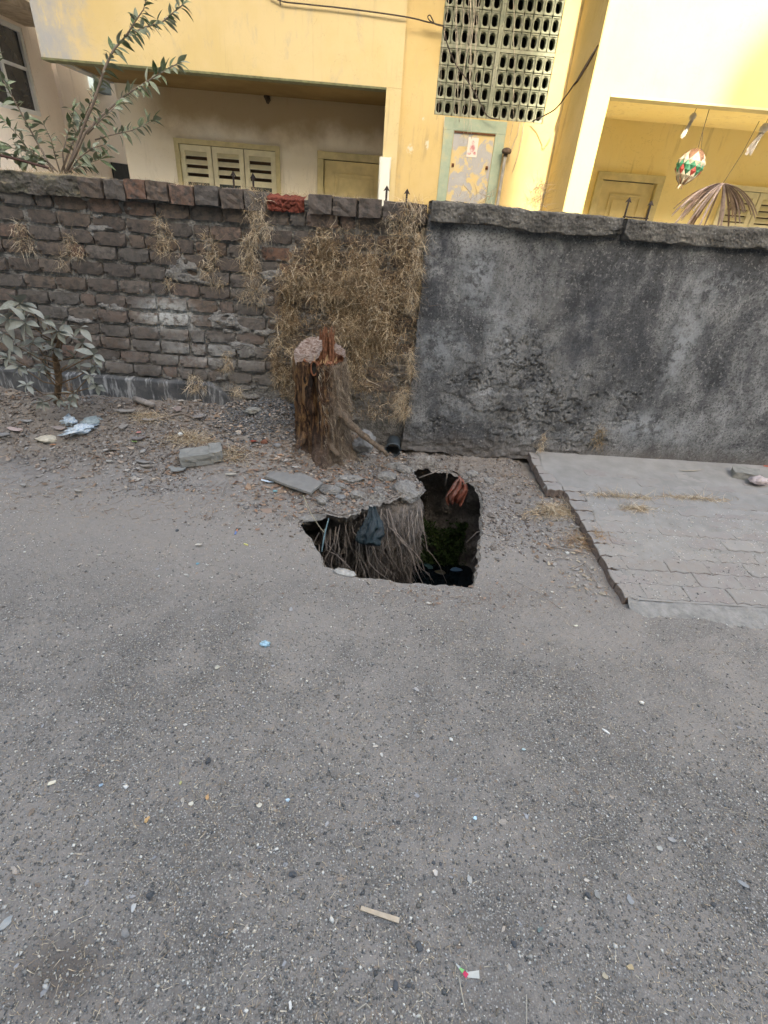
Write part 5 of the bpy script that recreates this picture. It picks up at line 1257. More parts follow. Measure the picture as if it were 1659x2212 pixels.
    left = np.interp(z, [.25, .45, .62, .8, 1.0, 1.2, 1.35, 1.47], [-.62, -.74, -.80, -.70, -.70, -.66, -.54, -.40])
    dn = .95 * sm(left - .03, left + .10, x) * sm(1.49, 1.36, z) * (.55 + .45 * sm(.2, .0, x)); dn = dn * np.where(z < .55, .45 * sm(.25, .5, z) + .25, 1)
    dn = dn * (1 - .7 * sm(.02, .12, x) * sm(1.12, .9, z)); dn = dn * (sm(-.28, .20, fbm(x * 8, z * 8, 0, 6, 4, .6)) * .85 + .12)
    ok = g.random(n) < dn; x, z = x[ok], z[ok]; n = len(x); lay = g.uniform(0, .11, n) * (.6 + .9 * fbm(x * 7, z * 7, 0, 8, 2))
    P0 = np.stack([x, YB - .02 - lay, z], 1); D = np.stack([g.normal(0, .6, n), g.normal(-.15, .35, n), g.normal(-.25, .75, n)], 1)
    V, F, C = ribbons(P0, D, g.uniform(.03, .09, n) * np.where(g.random(n) < .12, 2.0, 1), g.uniform(.0014, .0038, n), .13, .34, 6, [(.50, .39, .25), (.38, .28, .17), (.23, .155, .09), (.68, .57, .41), (.12, .08, .045), (.33, .23, .14), (.17, .11, .065)], 5)
    c = np.array([-.25, YB, .9]); o = obj('dead_creeper', mesh('dead_creeper', V - c, F, M_GRASS, False, C), None, c); props(o, 'dense tangled mat of dead creeper covering the bricks behind the stump', 'creeper', None, 'stuff')
    # fringe on top of the copings
    n = 9000; x = g.uniform(-3.2, 2.4, n); dn = np.where(x < .25, .75, .35) * sm(-.2, .3, fbm(x * 4, 0, 0, 31, 4) + .1) + np.where(x < -1.7, .25, 0); ok = g.random(n) < dn; x = x[ok]; n = len(x)
    P0 = np.stack([x, g.uniform(YB - .03, YB + .16, n), np.full(n, 1.595)], 1); D = np.stack([g.normal(0, .7, n), g.normal(-.1, .5, n), g.uniform(.1, 1, n)], 1)
    V, F, C = ribbons(P0, D, g.uniform(.015, .055, n), g.uniform(.0012, .0024, n), .12, .25, 4, [(.50, .38, .22), (.42, .30, .17), (.56, .46, .32)], 6)
    props(obj('coping_grass', mesh('coping_grass', V, F, M_GRASS, False, C)), 'short dry grass and moss along the top of both walls', 'grass', None, 'stuff')
build_grass()

# ================================================================== LOOSE STONES, STRAW AND LEAF LITTER
def surf_z(x, y):
    z = ground(x, y); on = (x > pave_left(y) + .05) & (y > 1.86) & (y < YP)
    return np.where(on, pave_top(x, y), z), on
OCT = np.array([(1, 0, 0), (-1, 0, 0), (0, 1, 0), (0, -1, 0), (0, 0, 1), (0, 0, -1)], float)
OF = np.array([(0, 2, 4), (2, 1, 4), (1, 3, 4), (3, 0, 4), (2, 0, 5), (1, 2, 5), (3, 1, 5), (0, 3, 5)])
def pebbles(name, label, x, y, s, cols, seed, sink=.2, flat=.6, kind='stuff', cat='stones'):
    g = np.random.default_rng(seed); ok = ~inside(RIM, x, y); x, y, s = x[ok], y[ok], s[ok]; n = len(x); z, _ = surf_z(x, y)
    V = OCT[None] * g.uniform(.65, 1.25, (n, 6, 1)) + g.normal(0, .22, (n, 6, 3)); V[:, :, 2] *= flat
    a = g.uniform(0, 6.28, n); ca, sa = np.cos(a)[:, None], np.sin(a)[:, None]; st = g.uniform(.8, 1.35, (n, 1))
    X = V[:, :, 0] * ca * st - V[:, :, 1] * sa; Yv = V[:, :, 0] * sa * st + V[:, :, 1] * ca
    P = np.stack([X, Yv, V[:, :, 2]], 2) * s[:, None, None] + np.stack([x, y, z + s * sink], 1)[:, None, :]
    F = (OF[None] + (np.arange(n) * 6)[:, None, None]).reshape(-1, 3); c = np.array(cols)[g.integers(0, len(cols), n)] * g.uniform(.75, 1.25, (n, 1))
    return props(obj(name, mesh(name, P.reshape(-1, 3), F, M_TINT, False, np.repeat(c, 6, 0))), label, cat, None, kind)
def scatter():
    g = np.random.default_rng(21)
    # road grit: more of it where the dust is thin; density falls with distance like the picture needs
    n = 120000; y = .15 + 2.75 * g.random(n) ** 1.25; x = (g.random(n) - .5) * (1.9 + 1.75 * y) + .13
    m_ = sm(-.35, .3, fbm(x * 1.6, y * 1.6, 0, 201, 4, .6)) * .7 + .3; m_ = m_ * (1 - .85 * sm(1.2, 2.3, y)); ok = g.random(n) < m_; x, y = x[ok], y[ok]
    s = g.gamma(2.4, .00062, len(x)) + .0010
    greys = [(.15, .148, .142), (.20, .192, .18), (.12, .118, .115), (.27, .255, .232), (.18, .168, .152), (.25, .228, .198), (.34, .325, .30), (.11, .114, .118)]
    pebbles('road_grit', 'fine dark and grey stone grit covering the road', x, y, s, greys, 1)
    n = 24000; y = .15 + 2.6 * g.random(n) ** 1.1; x = (g.random(n) - .5) * (1.9 + 1.75 * y) + .13; m_ = sm(-.3, .25, fbm(x * 1.6, y * 1.6, 0, 201, 4, .6)) * .8 + .2; ok = g.random(n) < m_; x, y = x[ok], y[ok]
    pebbles('pale_grit', 'tiny whitish chips scattered over the road', x, y, g.gamma(2.4, .0006, len(x)) + .0012, [(.55, .54, .51), (.42, .41, .39), (.62, .60, .56), (.48, .44, .38)], 2, .5)
    # gravel heap beside the stump and stony soil along the wall and round the pit
    n = 7000; x = g.normal(-.75, .20, n); y = g.normal(3.30, .11, n); ok = y < YB - .04; pebbles('gravel_heap', 'heap of small dark gravel against the wall left of the stump', x[ok], y[ok], g.gamma(3, .0013, ok.sum()) + .003, [(.12, .125, .13), (.17, .17, .17), (.09, .09, .095), (.22, .21, .20)], 3)
    n = 40000; x = g.uniform(-3.3, 1.15, n); y = 2.15 + 1.3 * g.random(n) ** .7; ok = (g.random(n) < sm(-.3, .2, fbm(x * 2.2, y * 2.2, 0, 203, 3)) * sm(2.1, 2.9, y) + .9 * sm(.95, .3, np.hypot((x - .3) / 1.1, (y - 2.7) / .9))) & (x < pave_left(y) - .01)
    pebbles('rubble_crumbs', 'crumbs of soil, mortar and stone over the verge', x[ok], y[ok], g.gamma(2.0, .0018, ok.sum()) + .0018, [(.22, .195, .175), (.16, .135, .12), (.28, .26, .24), (.12, .10, .09), (.24, .235, .23), (.19, .15, .12)], 4, .25)
    # mid sized stones lying on the road, things one could count but tiny
    # straw bits
    def sticks(n, x, y, L, W, cols, name, label, seed):
        g = np.random.default_rng(seed); z, _ = surf_z(x, y); ok = ~inside(RIM, x, y); x, y, z, L, W = x[ok], y[ok], z[ok], L[ok], W[ok]; n = len(x)
        a = g.uniform(0, 6.28, n); D = np.stack([np.cos(a), np.sin(a), g.normal(.05, .12, n)], 1); P0 = np.stack([x, y, z + .003], 1)
        V, F, C = ribbons(P0, D, L, W, 0.0, .12, 3, cols, seed); V[:, 2] = np.maximum(V[:, 2], np.repeat(z, 6) + .0015)
        props(obj(name, mesh(name, V, F, M_GRASS, False, C)), label, 'straw', None, 'stuff')
    n = 26000; y = .15 + 2.7 * g.random(n) ** 1.15; x = (g.random(n) - .5) * (1.9 + 1.75 * y) + .13; m_ = sm(-.3, .25, fbm(x * 2 + 9, y * 2, 0, 205, 4, .6)); ok = g.random(n) < m_; x, y = x[ok], y[ok]
    sticks(0, x, y, g.gamma(3, .0038, len(x)) + .004, g.uniform(.0010, .0026, len(x)), [(.48, .41, .31), (.40, .33, .24), (.55, .49, .39), (.32, .24, .17)], 'straw_bits', 'short bits of straw scattered on the road', 6)
    n = 6500; x = g.uniform(-3.0, 1.25, n); y = 2.3 + 1.15 * g.random(n) ** .8; ok = (g.random(n) < .25 + .75 * sm(-.2, .3, fbm(x * 2, y * 2, 0, 207, 3))) & (x < pave_left(y)); x, y = x[ok], y[ok]
    sticks(0, x, y, g.gamma(3, .011, len(x)) + .01, g.uniform(.0014, .0036, len(x)), [(.34, .25, .17), (.26, .18, .12), (.42, .34, .25), (.20, .13, .09)], 'dry_stalks', 'dry stalks and twigs littering the verge', 7)
    # leaf litter
    def flakes(name, label, x, y, s, cols, seed, lift=.006):
        g = np.random.default_rng(seed); ok = ~inside(RIM, x, y); x, y, s = x[ok], y[ok], s[ok]; n = len(x); z, _ = surf_z(x, y)
        base = np.array([(-1, 0, .0), (-.35, -.42, .12), (.45, -.38, .08), (1, 0, 0), (.45, .38, .10), (-.35, .42, .14)]); V = base[None] * g.uniform(.7, 1.3, (n, 6, 1)) + g.normal(0, .10, (n, 6, 3)); V[:, :, 2] += g.normal(0, .12, (n, 6))
        a = g.uniform(0, 6.28, n); ca, sa = np.cos(a)[:, None], np.sin(a)[:, None]; tl = g.normal(0, .35, (n, 1))
        X = V[:, :, 0] * ca - V[:, :, 1] * sa; Yv = V[:, :, 0] * sa + V[:, :, 1] * ca; Z = V[:, :, 2] + tl * V[:, :, 1]
        P = np.stack([X, Yv, np.maximum(Z, -.1)], 2) * s[:, None, None] + np.stack([x, y, z + lift], 1)[:, None, :]
        F = (np.array([(0, 1, 5, 5), (1, 2, 4, 5), (2, 3, 4, 4)])[:, :]); F = np.array([(0, 1, 2, 3), (0, 3, 4, 5)])
        F = (F[None] + (np.arange(n) * 6)[:, None, None]).reshape(-1, 4); c = np.array(cols)[g.integers(0, len(cols), n)] * g.uniform(.7, 1.25, (n, 1))
        props(obj(name, mesh(name, P.reshape(-1, 3), F, M_TINT, False, np.repeat(c, 6, 0))), label, 'litter', None, 'stuff')
    br = [(.26, .18, .125), (.30, .24, .19), (.36, .30, .24), (.30, .275, .25), (.36, .33, .295), (.19, .13, .095), (.24, .17, .12)]
    n = 6000; x = g.uniform(-3.0, .25, n); y = 2.6 + .88 * g.random(n) ** .8; ok = g.random(n) < (.15 + .85 * sm(-.15, .3, fbm(x * 1.8, y * 2.4, 0, 211, 3))) * sm(2.55, 3.0, y + .2 * fbm(x * 3, 0, 0, 2, 2)); flakes('leaf_litter', 'crushed dry leaves and chips on the verge below the brick wall', x[ok], y[ok], g.gamma(2.5, .0032, ok.sum()) + .003, br, 8)
    n = 1300; x = g.normal(-.35, .32, n); y = g.normal(2.86, .20, n); flakes('leaf_crumbs', 'reddish brown leaf crumbs between the stump and the pit', x, y, g.gamma(3, .003, n) + .003, [(.28, .17, .11), (.22, .14, .10), (.34, .25, .18), (.2, .15, .12)], 9)
    n = 380; x = g.normal(.50, .33, n); y = g.normal(1.86, .05, n); flakes('rim_leaves', 'brown leaf crumbs along the near rim of the pit', x, y, g.gamma(2.5, .0017, n) + .0015, [(.24, .17, .13), (.2, .15, .12), (.30, .26, .22)], 10)
    n = 700; y = g.uniform(1.9, 3.2, n); x = pave_left(y) - np.abs(g.normal(0, .14, n)); flakes('edge_litter', 'leaf and straw crumbs along the broken pavement edge', x, y, g.gamma(3, .0024, n) + .002, [(.28, .2, .14), (.22, .16, .12), (.34, .29, .22), (.34, .32, .29), (.28, .26, .24)], 12)
    n = 1400; y = .2 + 2.6 * g.random(n); x = (g.random(n) - .5) * (1.9 + 1.75 * y) + .13; flakes('road_flakes', 'small pale flakes scattered on the road', x, y, g.gamma(3, .0014, n) + .0015, [(.34, .30, .26), (.42, .38, .33), (.25, .2, .16), (.30, .30, .31)], 11, .002)
scatter()

# ================================================================== SPIKES BEHIND THE WALL
def build_spikes():
    mi = plain('rusty_spike_iron', (.035, .026, .024), .8, .4, 30, .4, .003)
    for (a, b, lab) in (((503, 368, 400), (546, 373, 405), 'pair of rusty arrow spikes in front of the louvred shutters'), ((836, 400, 432), (880, 407, 437), 'pair of rusty arrow spikes by the white post'), ((1361, 425, 462), (1409, 432, 468), 'pair of rusty arrow spikes before the right porch door')):
        Y = 3.86; pa, pb = atY(a[0], a[1], Y), atY(b[0], b[1], Y); T = thing('gate_spikes', lab, 'spikes', (pa[0], Y, pa[2] - .12), 'spike pairs of the gates behind the walls')
        for p in (pa, pb):
            o = MB().tube([(p[0] - .004, Y, .3), (p[0], Y, p[2] - .02)], .0065, 8).build('spike', mi, T); 
            w_, h_ = .022, .034; V = [(p[0] - w_, Y, p[2] - h_), (p[0], Y - .004, p[2] - h_ * .75), (p[0] + w_, Y, p[2] - h_), (p[0], Y, p[2]), (p[0], Y + .004, p[2] - h_ * .75)]
            hd = MB().add(V, [(0, 1, 3), (1, 2, 3), (2, 4, 3), (4, 0, 3), (0, 4, 1), (1, 4, 2)]).build('spike_head', mi, None, (0, 0, 0)); hd.parent = o; hd.location = tuple(-v for v in T.location); 
        zz = min(pa[2], pb[2]) - .105; MB().tube([(pa[0] - .01, Y, zz), (pb[0] + .01, Y, zz)], .005, 6).build('rail', mi, T)
        MB().tube([(pa[0] - .01, Y, .35), (pb[0] + .01, Y, .35)], .008, 6).build('rail', mi, T)
build_spikes()

# ================================================================== WIRES AND VINE ROOTS ON THE FACADE
def build_wires():
    mk = plain('black_cable', (.045, .035, .03), .6, .3)
    def wire(P, r, label, name='cable', m=mk, cat='cable'):
        pts = [np.array(p) for p in P]; out = []
        for i in range(len(pts) - 1):
            p0, p1, p2, p3 = pts[max(i - 1, 0)], pts[i], pts[i + 1], pts[min(i + 2, len(pts) - 1)]
            for t_ in np.linspace(0, 1, 7)[:-1]: out.append(.5 * ((2 * p1) + (-p0 + p2) * t_ + (2 * p0 - 5 * p1 + 4 * p2 - p3) * t_ ** 2 + (-p0 + 3 * p1 - 3 * p2 + p3) * t_ ** 3))
        out.append(pts[-1]); return props(MB().tube(out, r, 5).build(name, m, None, out[0], True), label, cat)
    Y1 = HS['YF'] - .03; A = lambda x, y, Y=Y1: atY(x, y, Y)
    wire([A(560, -30), A(604, 1), A(660, 9), (A(760, 20)), A(873, 36), A(925, 48, 6.2), A(958, 56, 6.22)], .006, 'thin dark cable sagging across the balcony front to the grille')
    wire([A(955, 56, 6.2), A(938, 50, 6.18), A(928, 44, 6.17), A(924, 36, 6.17), A(929, 33, 6.17), A(934, 42, 6.17), A(940, 52, 6.18), A(957, 57, 6.2)], .005, 'small loop of slack cable left of the grille')
    wire([A(606, -2), A(605, 5), A(606, 12)], .006, 'short hook where the cable is fixed on the balcony front', 'hook', mk, 'hook')
    wire([A(958, 56, 6.2), A(966, 95, 6.2), A(984, 138, 6.2), A(1010, 175, 6.2), A(1032, 212, 6.2), A(1052, 250, 6.2), A(1075, 258, 6.2)], .006, 'dark cable running diagonally down over the grille')
    wire([A(1150, 262, 6.22), A(1175, 250, 6.1), A(1200, 235, 5.95), A(1222, 208, 5.8), A(1240, 182, 5.66), A(1256, 160, 5.6), A(1286, 105, 5.49)], .006, 'cable rising from the grille corner to the projecting pillar')
    mv = plain('dry_vine', (.42, .38, .31), .9, .3, 30); g = random.Random(33)
    V_ = thing('dead_vine', 'thin dead vine strands hanging down over the block grille', 'vine', (.95, 6.2, 2.4))
    for i in range(13):
        x0 = g.uniform(975, 1050) if i < 9 else g.uniform(965, 1130); y0 = -20; x = x0; pts = []; y = y0; end = g.choice((200, 250, 290, 330, 300, 345)) + g.uniform(-30, 10)
        while y < end: pts.append(atY(x, y, 6.215 - .03 * g.random())); x += g.uniform(-4.5, 3.0); y += g.uniform(14, 28)
        if len(pts) > 2: MB().tube(pts, list(np.linspace(.0034, .0016, len(pts))), 4).build('strand', mv, V_, smooth=True)
    for P in ([(1130, 265), (1128, 300), (1118, 335), (1106, 372)], [(1124, 265), (1120, 290), (1108, 310), (1096, 350)], [(960, 250), (958, 270), (955, 300)]):
        MB().tube([atY(x + g.uniform(-2, 2), y, 6.23) for x, y in P], .003, 4).build('strand', mv, V_, smooth=True)
    # rust brown crack line on the side of the pillar is modelled as a thin slipped render edge
    xg = HS['xg'] - .012
    P = [atX(1292, 96, xg), atX(1284, 112, xg), atX(1268, 140, xg), atX(1246, 176, xg), atX(1238, 186, xg)]
    props(MB().tube(P, [.004, .012, .016, .012, .003], 6).build('crack_ridge', plain('dark_crack', (.12, .075, .035), .95, .4, 30), None, P[0]), 'dark diagonal crack ridge on the side of the projecting pillar', 'crack')
build_wires()

# ================================================================== THINGS HANGING IN THE RIGHT PORCH
def build_hanging():
    mcord = plain('thin_cord', (.10, .075, .05), .8); Yh = HS['YR'] + .12; oz = HS['oz']
    c = atY(1491, 358, Yh); top = atY(1532, 236, Yh)
    L = thing('paper_lantern', 'round faceted paper lantern, white and brown with a green and red band', 'lantern', c)
    mats = [plain('lantern_cream', (.40, .35, .27), .6, .1), plain('lantern_brown', (.16, .085, .05), .6, .2), plain('lantern_green', (.03, .13, .07), .5, .1), plain('lantern_red', (.26, .04, .03), .5, .1), plain('lantern_pale', (.36, .31, .24), .6, .15)]
    n = 12; zs = [.135, .105, .066, .028, -.008, -.045, -.085, -.122, -.155]; rs = [.030, .068, .098, .108, .112, .106, .086, .048, .022]
    tilt = Matrix.Rotation(rad(10), 3, 'Y')
    P = lambda i, j: tilt @ Vector((rs[i] * math.cos(2 * math.pi * (j + .5 * (i % 2)) / n), rs[i] * math.sin(2 * math.pi * (j + .5 * (i % 2)) / n), zs[i]))
    k = random.Random(3)
    for i in range(0, len(zs) - 2):
        for j in range(n):
            jj = j + (1 if i % 2 else 0) * 1
            a = P(i, j + (0)); d = P(i + 2, j); 
            if i % 2 == 0: b, c_ = P(i + 1, j - 1), P(i + 1, j)
            else: b, c_ = P(i + 1, j), P(i + 1, j + 1)
            mid = (a + d) / 2 * 1.16; mid.z = (a.z + d.z) / 2
            mi = {0: 1, 1: 1 if j % 2 else 4, 2: 4 if j % 3 else 0, 3: 2, 4: 3 if j % 2 else 2, 5: 0, 6: 1 if j % 2 else 0}.get(i, 0)
            M_ = MB().add([a, b, d, c_, mid], [(0, 1, 4), (1, 2, 4), (2, 3, 4), (3, 0, 4)]); o = M_.build('paper_panel', mats[mi], None, (0, 0, 0)); o.parent = L
    for q in range(7):
        a = q * .9; M_ = MB().add([(.02 * math.cos(a) - .03, .02 * math.sin(a), -.145), (.035 * math.cos(a + .4) - .04, .035 * math.sin(a + .4), -.19), (.02 * math.cos(a + .9) - .03, .02 * math.sin(a + .9), -.15)], [(0, 1, 2)]); o = M_.build('paper_fringe', mats[q % 2], None, (0, 0, 0)); o.parent = L
    MB().tube([np.array(c) + [.02, 0, .12], (np.array(c) + top) / 2 + [.01, 0, .02], top], .0028, 5).build('cord', mcord, L); MB().tube([np.array(c) + [.055, 0, .11], (np.array(c) * .35 + np.array(top) * .65) + [.006, 0, 0], top], .002, 5).build('cord', mcord, L)
    # white paper tassels under the porch ceiling
    mwt = plain('white_tassel', (.62, .58, .54), .8, .1, 20)
    for (px, py, sz, lab) in ((1489, 262, 1.0, 'white paper tassel hanging left above the lantern'), (1640, 290, 1.35, 'larger white paper tassel hanging at the right edge of the porch')):
        p = atY(px, py, Yh + .1); T = thing('paper_tassel', lab, 'tassel', p, None)
        k = random.Random(int(px))
        MB().tube([p + np.array([.02, 0, .05 * sz]), p + np.array([.06, 0, .19 + (0.1)]) * [1, 1, 1]], .0022, 4).build('cord', mcord, T)
        hd = MB().tube([p + np.array([.03, 0, .062]) * sz, p + np.array([.026, 0, .05]) * sz, p + np.array([.018, 0, .03]) * sz, p + np.array([.01, 0, .01]) * sz], [.008 * sz, .024 * sz, .028 * sz, .018 * sz], 10).build('tassel_head', mwt, T, smooth=False)
        for i in range(16):
            a = k.uniform(-.02, .022) * sz; V = [p + np.array([a * .6 + .012 * sz, k.uniform(-.015, .015), .012 * sz]), p + np.array([a * .6 + .020 * sz, k.uniform(-.015, .015), .012 * sz]), p + np.array([a - .022 * sz, k.uniform(-.02, .02), -.10 * sz + k.uniform(-.03, .02)]), p + np.array([a - .030 * sz, k.uniform(-.02, .02), -.10 * sz + k.uniform(-.03, .02)])]
            MB().add(V, [(0, 1, 2, 3)]).build('paper_strip', mwt, T)
    # dry palm frond on a cord
    top = atY(1640, 262, Yh); c = atY(1384 + 181, 398, Yh - .05) if False else atY(1562, 396, Yh - .05)
    F_ = thing('dry_palm_frond', 'drooping bunch of dry grey palm leaves hanging at the right above the wall', 'palm frond', c); mf = plain('dry_palm_leaf', (.30, .235, .21), .7, .35, 25, .4, .003, .3); mf2 = plain('dark_dry_palm_leaf', (.15, .10, .08), .7, .3, 25)
    MB().tube([c, (c + top) / 2 + np.array([.015, 0, 0]), top], .003, 5).build('cord', mcord, F_)
    k = random.Random(44)
    for i in range(64):
        a = k.uniform(-1, 1); a = np.sign(a) * abs(a) ** .8; y_ = k.uniform(-.14, .14); Ln = k.uniform(.30, .50); w_ = k.uniform(.006, .013); pts = []
        p = np.array([a * .02, y_ * .1, .0]); d = np.array([a * .80, y_ * 1.2, -.05 - .10 * abs(a) + k.uniform(-.35, .05)]); d /= np.linalg.norm(d)
        for s_ in range(9):
            pts.append(p.copy()); p = p + d * Ln / 8; d = d + np.array([0, 0, -.13]); d /= np.linalg.norm(d)
        V = []; F = []
        for s_, q in enumerate(pts):
            ww = w_ * math.sin(math.pi * (s_ + .8) / 9.6) ** .6; V += [q + [-ww * .5, ww, 0], q + [0, 0, .003], q + [ww * .5, -ww, 0]]
        for s_ in range(8): F += [(s_ * 3, s_ * 3 + 1, s_ * 3 + 4, s_ * 3 + 3), (s_ * 3 + 1, s_ * 3 + 2, s_ * 3 + 5, s_ * 3 + 4)]
        obj('frond_leaflet', mesh('frond_leaflet', V, F, mf if k.random() < .65 else mf2, True), F_)
build_hanging()

# ================================================================== UNSEEN YARD, PALE CEMENT ADDED TO BOUNCE LIGHT INTO THE PORCH
props(MB().box(-4.19, 6.1, YP + .30, 7.3, .051, .062).build('bounce_yard', plain('pale_bounce_cement', (.50, .47, .41), .95, .15, 3)), kind='structure')

# ================================================================== LITTER, PIECE BY PIECE
def flat_piece(name, label, cat, px, py, w_, h_, rz, col, seed, curl=.2, th=.0015, shape='irr', rough=.6, extra=None, up=.004):
    """thin piece, w_ x h_ metres, lying on the ground"""
    k = random.Random(seed); n = 10; p = onG(px, py)
    x_, y_ = p[0], p[1]; zz, on = surf_z(np.array([x_]), np.array([y_])); p[2] = float(zz[0]) + up
    ring = []
    for i in range(n):
        a = 2 * math.pi * i / n; ca, sa = math.cos(a), math.sin(a)
        if shape == 'rect': q = 1 / max(abs(ca), abs(sa)); j = k.uniform(.95, 1.04)
        elif shape == 'leaf': q = 1; j = k.uniform(.92, 1.05); sa *= (1 - abs(ca) * .35)
        else: q = 1; j = k.uniform(.62, 1.15)
        ring.append((ca * q * j * w_ / 2, sa * q * j * h_ / 2))
    zf = lambda x, y: curl * ((x / w_) ** 2 * w_ + .6 * (y / h_) ** 2 * h_) + .25 * curl * fbm(x * 60 + seed, y * 60, 0, seed, 2) * min(w_, h_)
    V = [(0, 0, float(zf(0, 0)))] + [(x * .55, y * .55, float(zf(x * .55, y * .55))) for x, y in ring] + [(x, y, float(zf(x, y))) for x, y in ring]
    m_ = len(V); V += [(x, y, z - th) for x, y, z in V[1 + n:]]
    F = [(0, 1 + i, 1 + (i + 1) % n) for i in range(n)] + [(1 + i, 1 + n + i, 1 + n + (i + 1) % n, 1 + (i + 1) % n) for i in range(n)] + [(1 + n + i, m_ + i, m_ + (i + 1) % n, 1 + n + (i + 1) % n) for i in range(n)]
    F = [f[::-1] for f in F]
    F.append(tuple(m_ + i for i in range(n)))
    m = col if not isinstance(col, tuple) else plain('litter_' + name, col, rough, .12, 60, .3, .002)
    o = obj(name, mesh(name, V, F, m), None, p, (k.uniform(-.08, .08), k.uniform(-.08, .08), rz)); return props(o, label, cat)
def build_litter():
    f = flat_piece; W = (.60, .60, .58); C = (.56, .53, .45); B = (.36, .50, .62)
    # heap of rubbish at the left
    m = NT('printed_wrapper'); sp = m.ramp(m.noise(60, 4, .6), [(.50, (.60, .66, .70)), (.56, (.20, .34, .50)), (.60, (.62, .66, .70))]); mw = m.done(sp, .4, m.noise(50, 4), .4, .003, .4)
    crumple('plastic_wrapper', 'long pale blue plastic wrapper on the rubbish at the left', 'wrapper', onG(172, 938) + [0, 0, .035], (.12, .05, .03), 5, mw, (0, -.2, .35), None, .9, 2.0)
    crumple('plastic_wrapper', 'greyish clear end of plastic lying behind the pale blue wrapper', 'wrapper', onG(202, 915) + [0, 0, .02], (.075, .06, .03), 8, plain('clear_plastic', (.28, .33, .34), .35, .3, 60), (0, .1, .8))
    crumple('crumpled_paper', 'crumpled white paper with a blue corner on the rubbish', 'paper', onG(152, 916) + [0, 0, .02], (.06, .05, .035), 9, mw, (0, 0, 0), None, .9, 2.5)
    crumple('cream_packet', 'torn cream coloured packet at the front of the rubbish', 'packet', onG(108, 951) + [0, 0, .012], (.085, .05, .025), 13, plain('cream_packet', (.47, .43, .35), .7, .2, 50), (0, 0, .1))
    f('brick_shard', 'orange shard beside the cream packet', 'shard', 116, 962, .05, .02, .2, (.42, .20, .10), 4)
    f('pink_packet', 'flat pinkish white packet at the far left edge of the rubbish', 'packet', 33, 929, .10, .05, -.3, (.45, .36, .34), 6, shape='rect')
    f('green_wrapper', 'small bright green and white wrapper among the debris', 'wrapper', 291, 957, .055, .022, -.2, (.38, .52, .20), 7, up=.012)
    f('pink_scrap', 'small pink scrap behind the green wrapper', 'scrap', 300, 938, .035, .03, .5, (.52, .22, .19), 8, up=.012)
    f('red_scrap', 'dark red scrap on the gravel left of the stump', 'scrap', 547, 957, .05, .03, .2, (.24, .055, .035), 9, up=.012, curl=.5)
    f('tile_strip', 'clean white strip of tile standing at the foot of the wall', 'tile', 460, 864, .105, .022, .04, W, 10, shape='rect', th=.02, curl=0, up=.03)
    crumple('plastic_bottle_cap', 'white round cap on the debris left of the dry grass', 'cap', onG(390, 941) + [0, 0, .012], (.016, .016, .012), 15, plain('white_cap', W, .5), amp=.1)
    crumple('cloth_rag', 'dusty grey knotted rag lying on the gravel left of the stump', 'rag', onG(548, 893) + [0, 0, .02], (.075, .04, .028), 41, plain('dusty_rag', (.23, .225, .205), .9, .3, 60), (0, 0, .2), amp=.8)
    rock('stone', 'flat dark grey stone touching the left foot of the stump', 'stone', onG(630, 880) + [0, 0, .01], (.05, .035, .014), 222, M_STONE_D)
    rock('brick_lump', 'small reddish brown brick lump between gravel and leaf crumbs', 'brick lump', onG(572, 958) + [0, 0, .01], (.028, .022, .022), 223, plain('dull_brick', (.20, .09, .06), .9, .3, 40))
    rock('stone', 'rough grey stone below the dry grass left of the stump', 'stone', onG(600, 965) + [0, 0, .01], (.03, .02, .016), 224, M_STONE_G)
    # rolled bark and shards
    shards = [(300, 952, .09, .05, 'rusty grey shard under the pink scrap', .5, (.20, .18, .17)), (208, 905, .10, .055, 'square grey shard behind the blue wrapper', .5, (.23, .21, .20)), (268, 925, .05, .10, 'upright grey bark shard near the shrub', .1, (.24, .22, .20)), (330, 912, .13, .035, 'long curved pale bark piece on the debris', .35, (.29, .26, .235)), (270, 893, .12, .04, 'grey curled bark at the foot of the plinth', .2, (.27, .25, .23)), (382, 1020, .10, .06, 'flat grey triangular tile shard in front of the blocks', -.1, (.22, .22, .21)),
              (310, 1003, .08, .035, 'flat dusty shard left of the concrete blocks', .0, (.22, .205, .19)), (315, 1012, .07, .022, 'narrow shard just below the flat dusty one', .0, (.25, .22, .19)), (500, 1030, .075, .02, 'pale curved chip below the dry grass patch', .1, (.42, .38, .32)), (238, 1002, .05, .02, 'oval pale chip on the dust', 0, (.33, .31, .28)), (170, 1065, .045, .022, 'small pale shard alone on the dust', 0, (.28, .26, .23)), (53, 1053, .05, .025, 'pale leaf-like shard at the left on the dust', -.5, (.27, .26, .24)), (130, 930, .09, .045, 'pinkish grey cardboard bit under the paper', .2, (.33, .28, .26)), (60, 915, .06, .03, 'crumpled grey scrap at the back left of the rubbish', .3, (.30, .29, .28)), (8, 945, .09, .05, 'dusty grey sheet at the left frame edge', 0, (.22, .215, .21)), (430, 905, .07, .05, 'broken grey tile chip leaning near the twigs', .6, (.24, .22, .21)), (385, 890, .05, .07, 'reddish grey tile chip by the plinth', .3, (.25, .20, .18)), (820, 978, .06, .03, 'flat mortar flake between boulder and pipe stub', .2, (.27, .25, .22))]
    for i, (px, py, w_, h_, lab, rz, col) in enumerate(shards): f('shard', lab, 'shard', px, py, w_ * 1.15, h_ * 1.15, rz, col, 20 + i, th=.006, curl=.25, rough=.9, up=.020)
    g = MB(); a, b = onG(292, 870) + [0, 0, .03], onG(333, 884) + [0, 0, .03]; g.tube([a, (a + b) / 2, b], [.020, .022, .019], 9); props(g.build('bark_roll', plain('grey_bark', (.26, .235, .215), .9, .3, 40, .7, .006), None, a, True), 'grey roll of bark lying against the plinth', 'bark')
